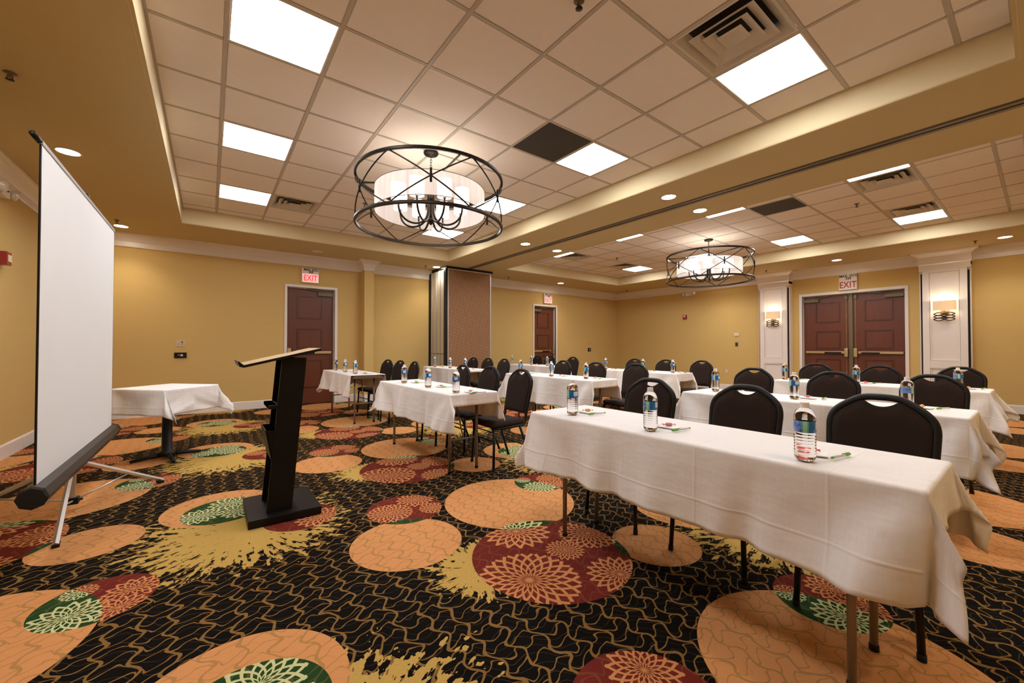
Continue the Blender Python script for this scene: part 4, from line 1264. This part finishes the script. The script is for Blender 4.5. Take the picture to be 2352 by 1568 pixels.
for key, lst in BT.items():
    for k, (x, y) in enumerate(lst):
        where = f'{seatn[k]} seat of the {place[key[1]]} {rown[key[0]]} table'
        ang = {('A1', 0): -2.62, ('A1', 1): -2.75, ('A1', 2): -3.1}.get((key, k), -2.6 + (rnd.random() - .5) * 2.2)
        z = TZ + .0025
        lab = f'water bottle with blue label at the {where}'
        if fb: t = bt0; t.location = (x, y, z); t.rotation_euler.z = ang; t['label'] = lab; t['group'] = 'water bottles on the tables'; fb = False
        else: dup(bt0, bt_tree, (x, y, z), ang, lab, 'water bottles on the tables')
        px, py = x + .12, y - .055
        if key == 'A1': px, py = [(1.852, .548), (1.885, 1.165), (1.905, 1.735)][k]
        prz = rnd.uniform(-.2, .2) if key != 'A1' else (.35, .1, .05)[k]
        lab = f'small white notepad at the {where}'
        if fp: t = pad0; t.location = (px, py, z); t.rotation_euler.z = prz; t['label'] = lab; t['group'] = 'white notepads'; fp = False
        else: dup(pad0, pad_tree, (px, py, z), prz, lab, 'white notepads')
        if key == 'A1': qx, qy, qr, pz = [(1.870, .463, -.19, z), (1.868, 1.08, 2.98, z + .0), (1.90, 1.645, 2.98, z)][k]
        else: qx, qy, qr, pz = px + .035 + rnd.uniform(-.01, .01), py - .10, 2.9 + rnd.uniform(-.3, .3), z
        lab = f'green and white pen at the {where}'
        if fq: t = pen0; t.location = (qx, qy, pz); t.rotation_euler.z = qr; t['label'] = lab; t['group'] = 'green pens'; fq = False
        else: dup(pen0, pen_tree, (qx, qy, pz), qr, lab, 'green pens')
        ci = {('A1', 0): 0, ('A1', 1): 1, ('A1', 2): 2}.get((key, k), rnd.choice([0, 1, 2]))
        lab = f'{cname[ci]} wrapped candy on the notepad, {where}'
        cz_ = z + .0045; cr = rnd.uniform(-1, 1) if key != 'A1' else -.7
        if not can_used[ci]: t = can0[ci]; t.location = (px, py, cz_); t.rotation_euler.z = cr; t['label'] = lab; t['group'] = 'wrapped candies'; can_used[ci] = True
        else: dup(can0[ci], can_tree[ci], (px, py, cz_), cr, lab, 'wrapped candies')

# ------------------------------------------------------------------ pedestal table by the left wall
pd = thing('pedestal_table', 'small square pedestal table with black base under a white cloth', 'table', (-.345, 5.54, 0), PI / 4)
q = MB(); q.prism(round_rect(.275, .275, .03), 'z', TZ - .036, TZ - .015); obj('tabletop', q, tabletop_m, pd)
q = MB(); q.lathe([(.0, .03), (.075, .035), (.072, .07), (.045, .085), (.043, .40), (.040, .42), (.040, .70), (.11, .705), (.11, .72), (0, .72)], seg=24); obj('pedestal_column', q, black_metal_m, pd, True)
for k in range(4):
    q = MB(); a = k * PI / 2 + PI / 4 + .25
    q.tube([(.03 * math.cos(a), .03 * math.sin(a), .042), (.15 * math.cos(a), .15 * math.sin(a), .036), (.285 * math.cos(a), .285 * math.sin(a), .018)], [.026, .022, .015], 8); obj('base_foot', q, black_metal_m, pd, True)
dS = drape(.59, .59, (.262, .262, .262, .262), seed=3, corners={(-1, -1): (24, 1.0, .20), (1, -1): (24, 1.0, .14), (-1, 1): (20, 1.0, .1), (1, 1): (20, 1.0, .1)}, amp=.02)
o = add_cloth(cloth_mesh('tablecloth', *dS), (-.345, 5.54, TZ - .003), 'white square cloth with pointed corners on the small pedestal table')
o.rotation_euler.z = PI / 4

# ------------------------------------------------------------------ lectern
lc = thing('lectern', 'slim black lectern with slanted maple top and square base', 'lectern', (0, 0, 0))
def leanx(z, x): return x + (z - .06) * .085 / 1.03
def lprism(x0, x1, y0, y1, z0, z1, nm, m_, bev=0):
    q = MB(); prof = [(leanx(z0, x0), z0), (leanx(z0, x1), z0), (leanx(z1, x1), z1), (leanx(z1, x0), z1)]
    q.prism(prof, 'y', y0, y1); return obj(nm, q, m_, lc, bevel=bev)
q = MB(); q.box(.205, .635, 3.045, 3.555, 0, .055); obj('base_plate', q, lectern_m, lc, bevel=.006)
lprism(.312, .462, 3.12, 3.14, .055, 1.085, 'side_panel', lectern_m)
lprism(.312, .462, 3.41, 3.43, .055, 1.085, 'side_panel', lectern_m)
lprism(.43, .462, 3.14, 3.41, .055, 1.085, 'front_panel', lectern_m)
q = MB(); x = leanx(.76, .312); q.box(x - .05, x + .10, 3.14, 3.41, .745, .768); q.box(x - .05, x - .002, 3.115, 3.435, .745, .768); obj('shelf', q, lectern_m, lc)
q = MB(); xt = leanx(.60, .312); xb_ = leanx(.40, .312)
q.prism([(xt - .055, .605), (xb_ - .002, .40), (xb_ + .004, .40), (xt - .048, .605)], 'y', 3.122, 3.428)
q.prism([(xt - .05, .600), (xb_, .402), (xt, .600)], 'y', 3.122, 3.128); q.prism([(xt - .05, .600), (xb_, .402), (xt, .600)], 'y', 3.422, 3.428); obj('paper_bin', q, lectern_m, lc)
ax, az, bx_, bz_ = .176, 1.045, .628, 1.152
dx_, dz_ = bx_ - ax, bz_ - az; ll = math.hypot(dx_, dz_); nx_, nz_ = -dz_ / ll, dx_ / ll
q = MB(); q.prism([(ax, az - .016), (bx_, bz_ - .016), (bx_ - nx_ * 0, bz_ + .0), (ax, az)], 'y', 3.055, 3.50)
q.prism([(ax, az - .016), (ax - .022, az - .010), (ax - .034, az + .022), (ax - .026, az + .024), (ax - .0005, az + .001)], 'y', 3.055, 3.50)
obj('top_board', q, lectern_m, lc)
q = MB(); q.prism([(ax + .0005, az + .0003), (bx_ - .0005, bz_ + .0003), (bx_ - .0005 + nx_ * .002, bz_ + nz_ * .002), (ax + .0005 + nx_ * .002, az + nz_ * .002)], 'y', 3.057, 3.498); obj('maple_surface', q, lecwood_m, lc)
q = MB()
fx_ = lambda s_: (ax + dx_ * s_ + nx_ * .0026, az + dz_ * s_ + nz_ * .0026)
pts = []
for i in range(20):
    a = 2 * PI * i / 20; s_ = .66 + .12 * math.cos(a); X_, Z_ = fx_(s_); pts.append((X_, 3.43 + .012 * math.sin(a), Z_))
q.add(pts, [tuple(range(20))]); obj('cable_slot', q, black_m, lc)

# ------------------------------------------------------------------ projection screen
ps = thing('projection_screen', 'tall white tripod projection screen with dark roller case', 'screen', (-.76, 4.14, 0))
L0 = lambda x, y, z: (x + .76, y - 4.14, z)
q = MB(); q.box(.050, .053, -1.0, .99, .44, 2.215); obj('screen_fabric', q, screen_m, ps)
q = MB(); q.box(.046, .0535, -1.012, -1.0, .44, 2.215); q.box(.046, .0535, .99, .997, .44, 2.215); q.box(.046, .0499, -1.0, .99, .44, 2.215); obj('black_backing', q, black_metal_m, ps)
q = MB(); q.box(.044, .058, -1.012, .997, 2.215, 2.235); obj('top_slat', q, alu_dull_m, ps)
for s, yy in ((-1, -1.012), (1, .997)):
    q = MB(); q.tube([(.045, yy - .01 * s, 2.228), (.035, yy + s * .06, 2.243)], .014, 10); obj('slat_end_cap', q, black_metal_m, ps, True)
q = MB(); q.lathe([(0, -1.05), (.056, -1.05), (.056, 1.06), (0, 1.06)], (.05, 0, .395), 8, 'y'); obj('roller_case', q, case_m, ps)
for s, yy in ((-1, -1.052), (1, 1.062)):
    q = MB(); q.lathe([(0, yy - .012), (.052, yy - .01), (.059, yy), (.059, yy + .012), (0, yy + .012)] if s < 0 else [(0, yy - .012), (.059, yy - .012), (.059, yy), (.052, yy + .01), (0, yy + .012)], (.05, 0, .395), 8, 'y'); obj('case_end_cap', q, black_m, ps)
q = MB(); q.box(-.014, .014, -.014, .014, .07, 2.28); pole = obj('support_pole', q, chrome_m, ps, bevel=.002)
q = MB(); q.box(-.02, .05, -.02, .02, .42, .52); q.box(-.024, .024, -.024, .024, .32, .38); obj('pole_bracket', q, black_metal_m, ps)
q = MB(); q.box(-.03, .03, -.028, .028, .055, .10); q.tube([(-.045, -.02, .075), (.045, .02, .075)], .008, 6); q.tube([(.02, -.045, .07), (-.02, .045, .07)], .008, 6); obj('lower_collar', q, black_metal_m, ps)
q = MB(); q.tube([(0, 0, 2.25), (.05, 0, 2.262), (.058, 0, 2.235)], .006, 6); obj('hanging_hook', q, black_metal_m, ps)
for fx0, fy0 in ((-.70, 3.45), (-.31, 4.57), (-1.42, 4.22)):
    p = Vector(L0(fx0, fy0, .0)); d_ = Vector((p.x, p.y, 0)).normalized()
    tp_ = Vector((d_.x * .02, d_.y * .02, .35))
    e_ = p + (tp_ - p).normalized() * .045; 
    q = MB(); q.tube([tp_, p + Vector((0, 0, .02))], .0145, 4); lg = obj('tripod_leg', q, chrome_m, ps)
    q = MB(); q.tube([p + (tp_ - p).normalized() * .05, p + Vector((0, 0, .004))], .017, 8); obj('foot_cap', q, black_metal_m, lg, True)
    mid = p * .55 + tp_ * .45
    q = MB(); q.tube([(d_.x * .03, d_.y * .03, .08), mid], .0065, 6); obj('leg_brace', q, chrome_m, ps, True)
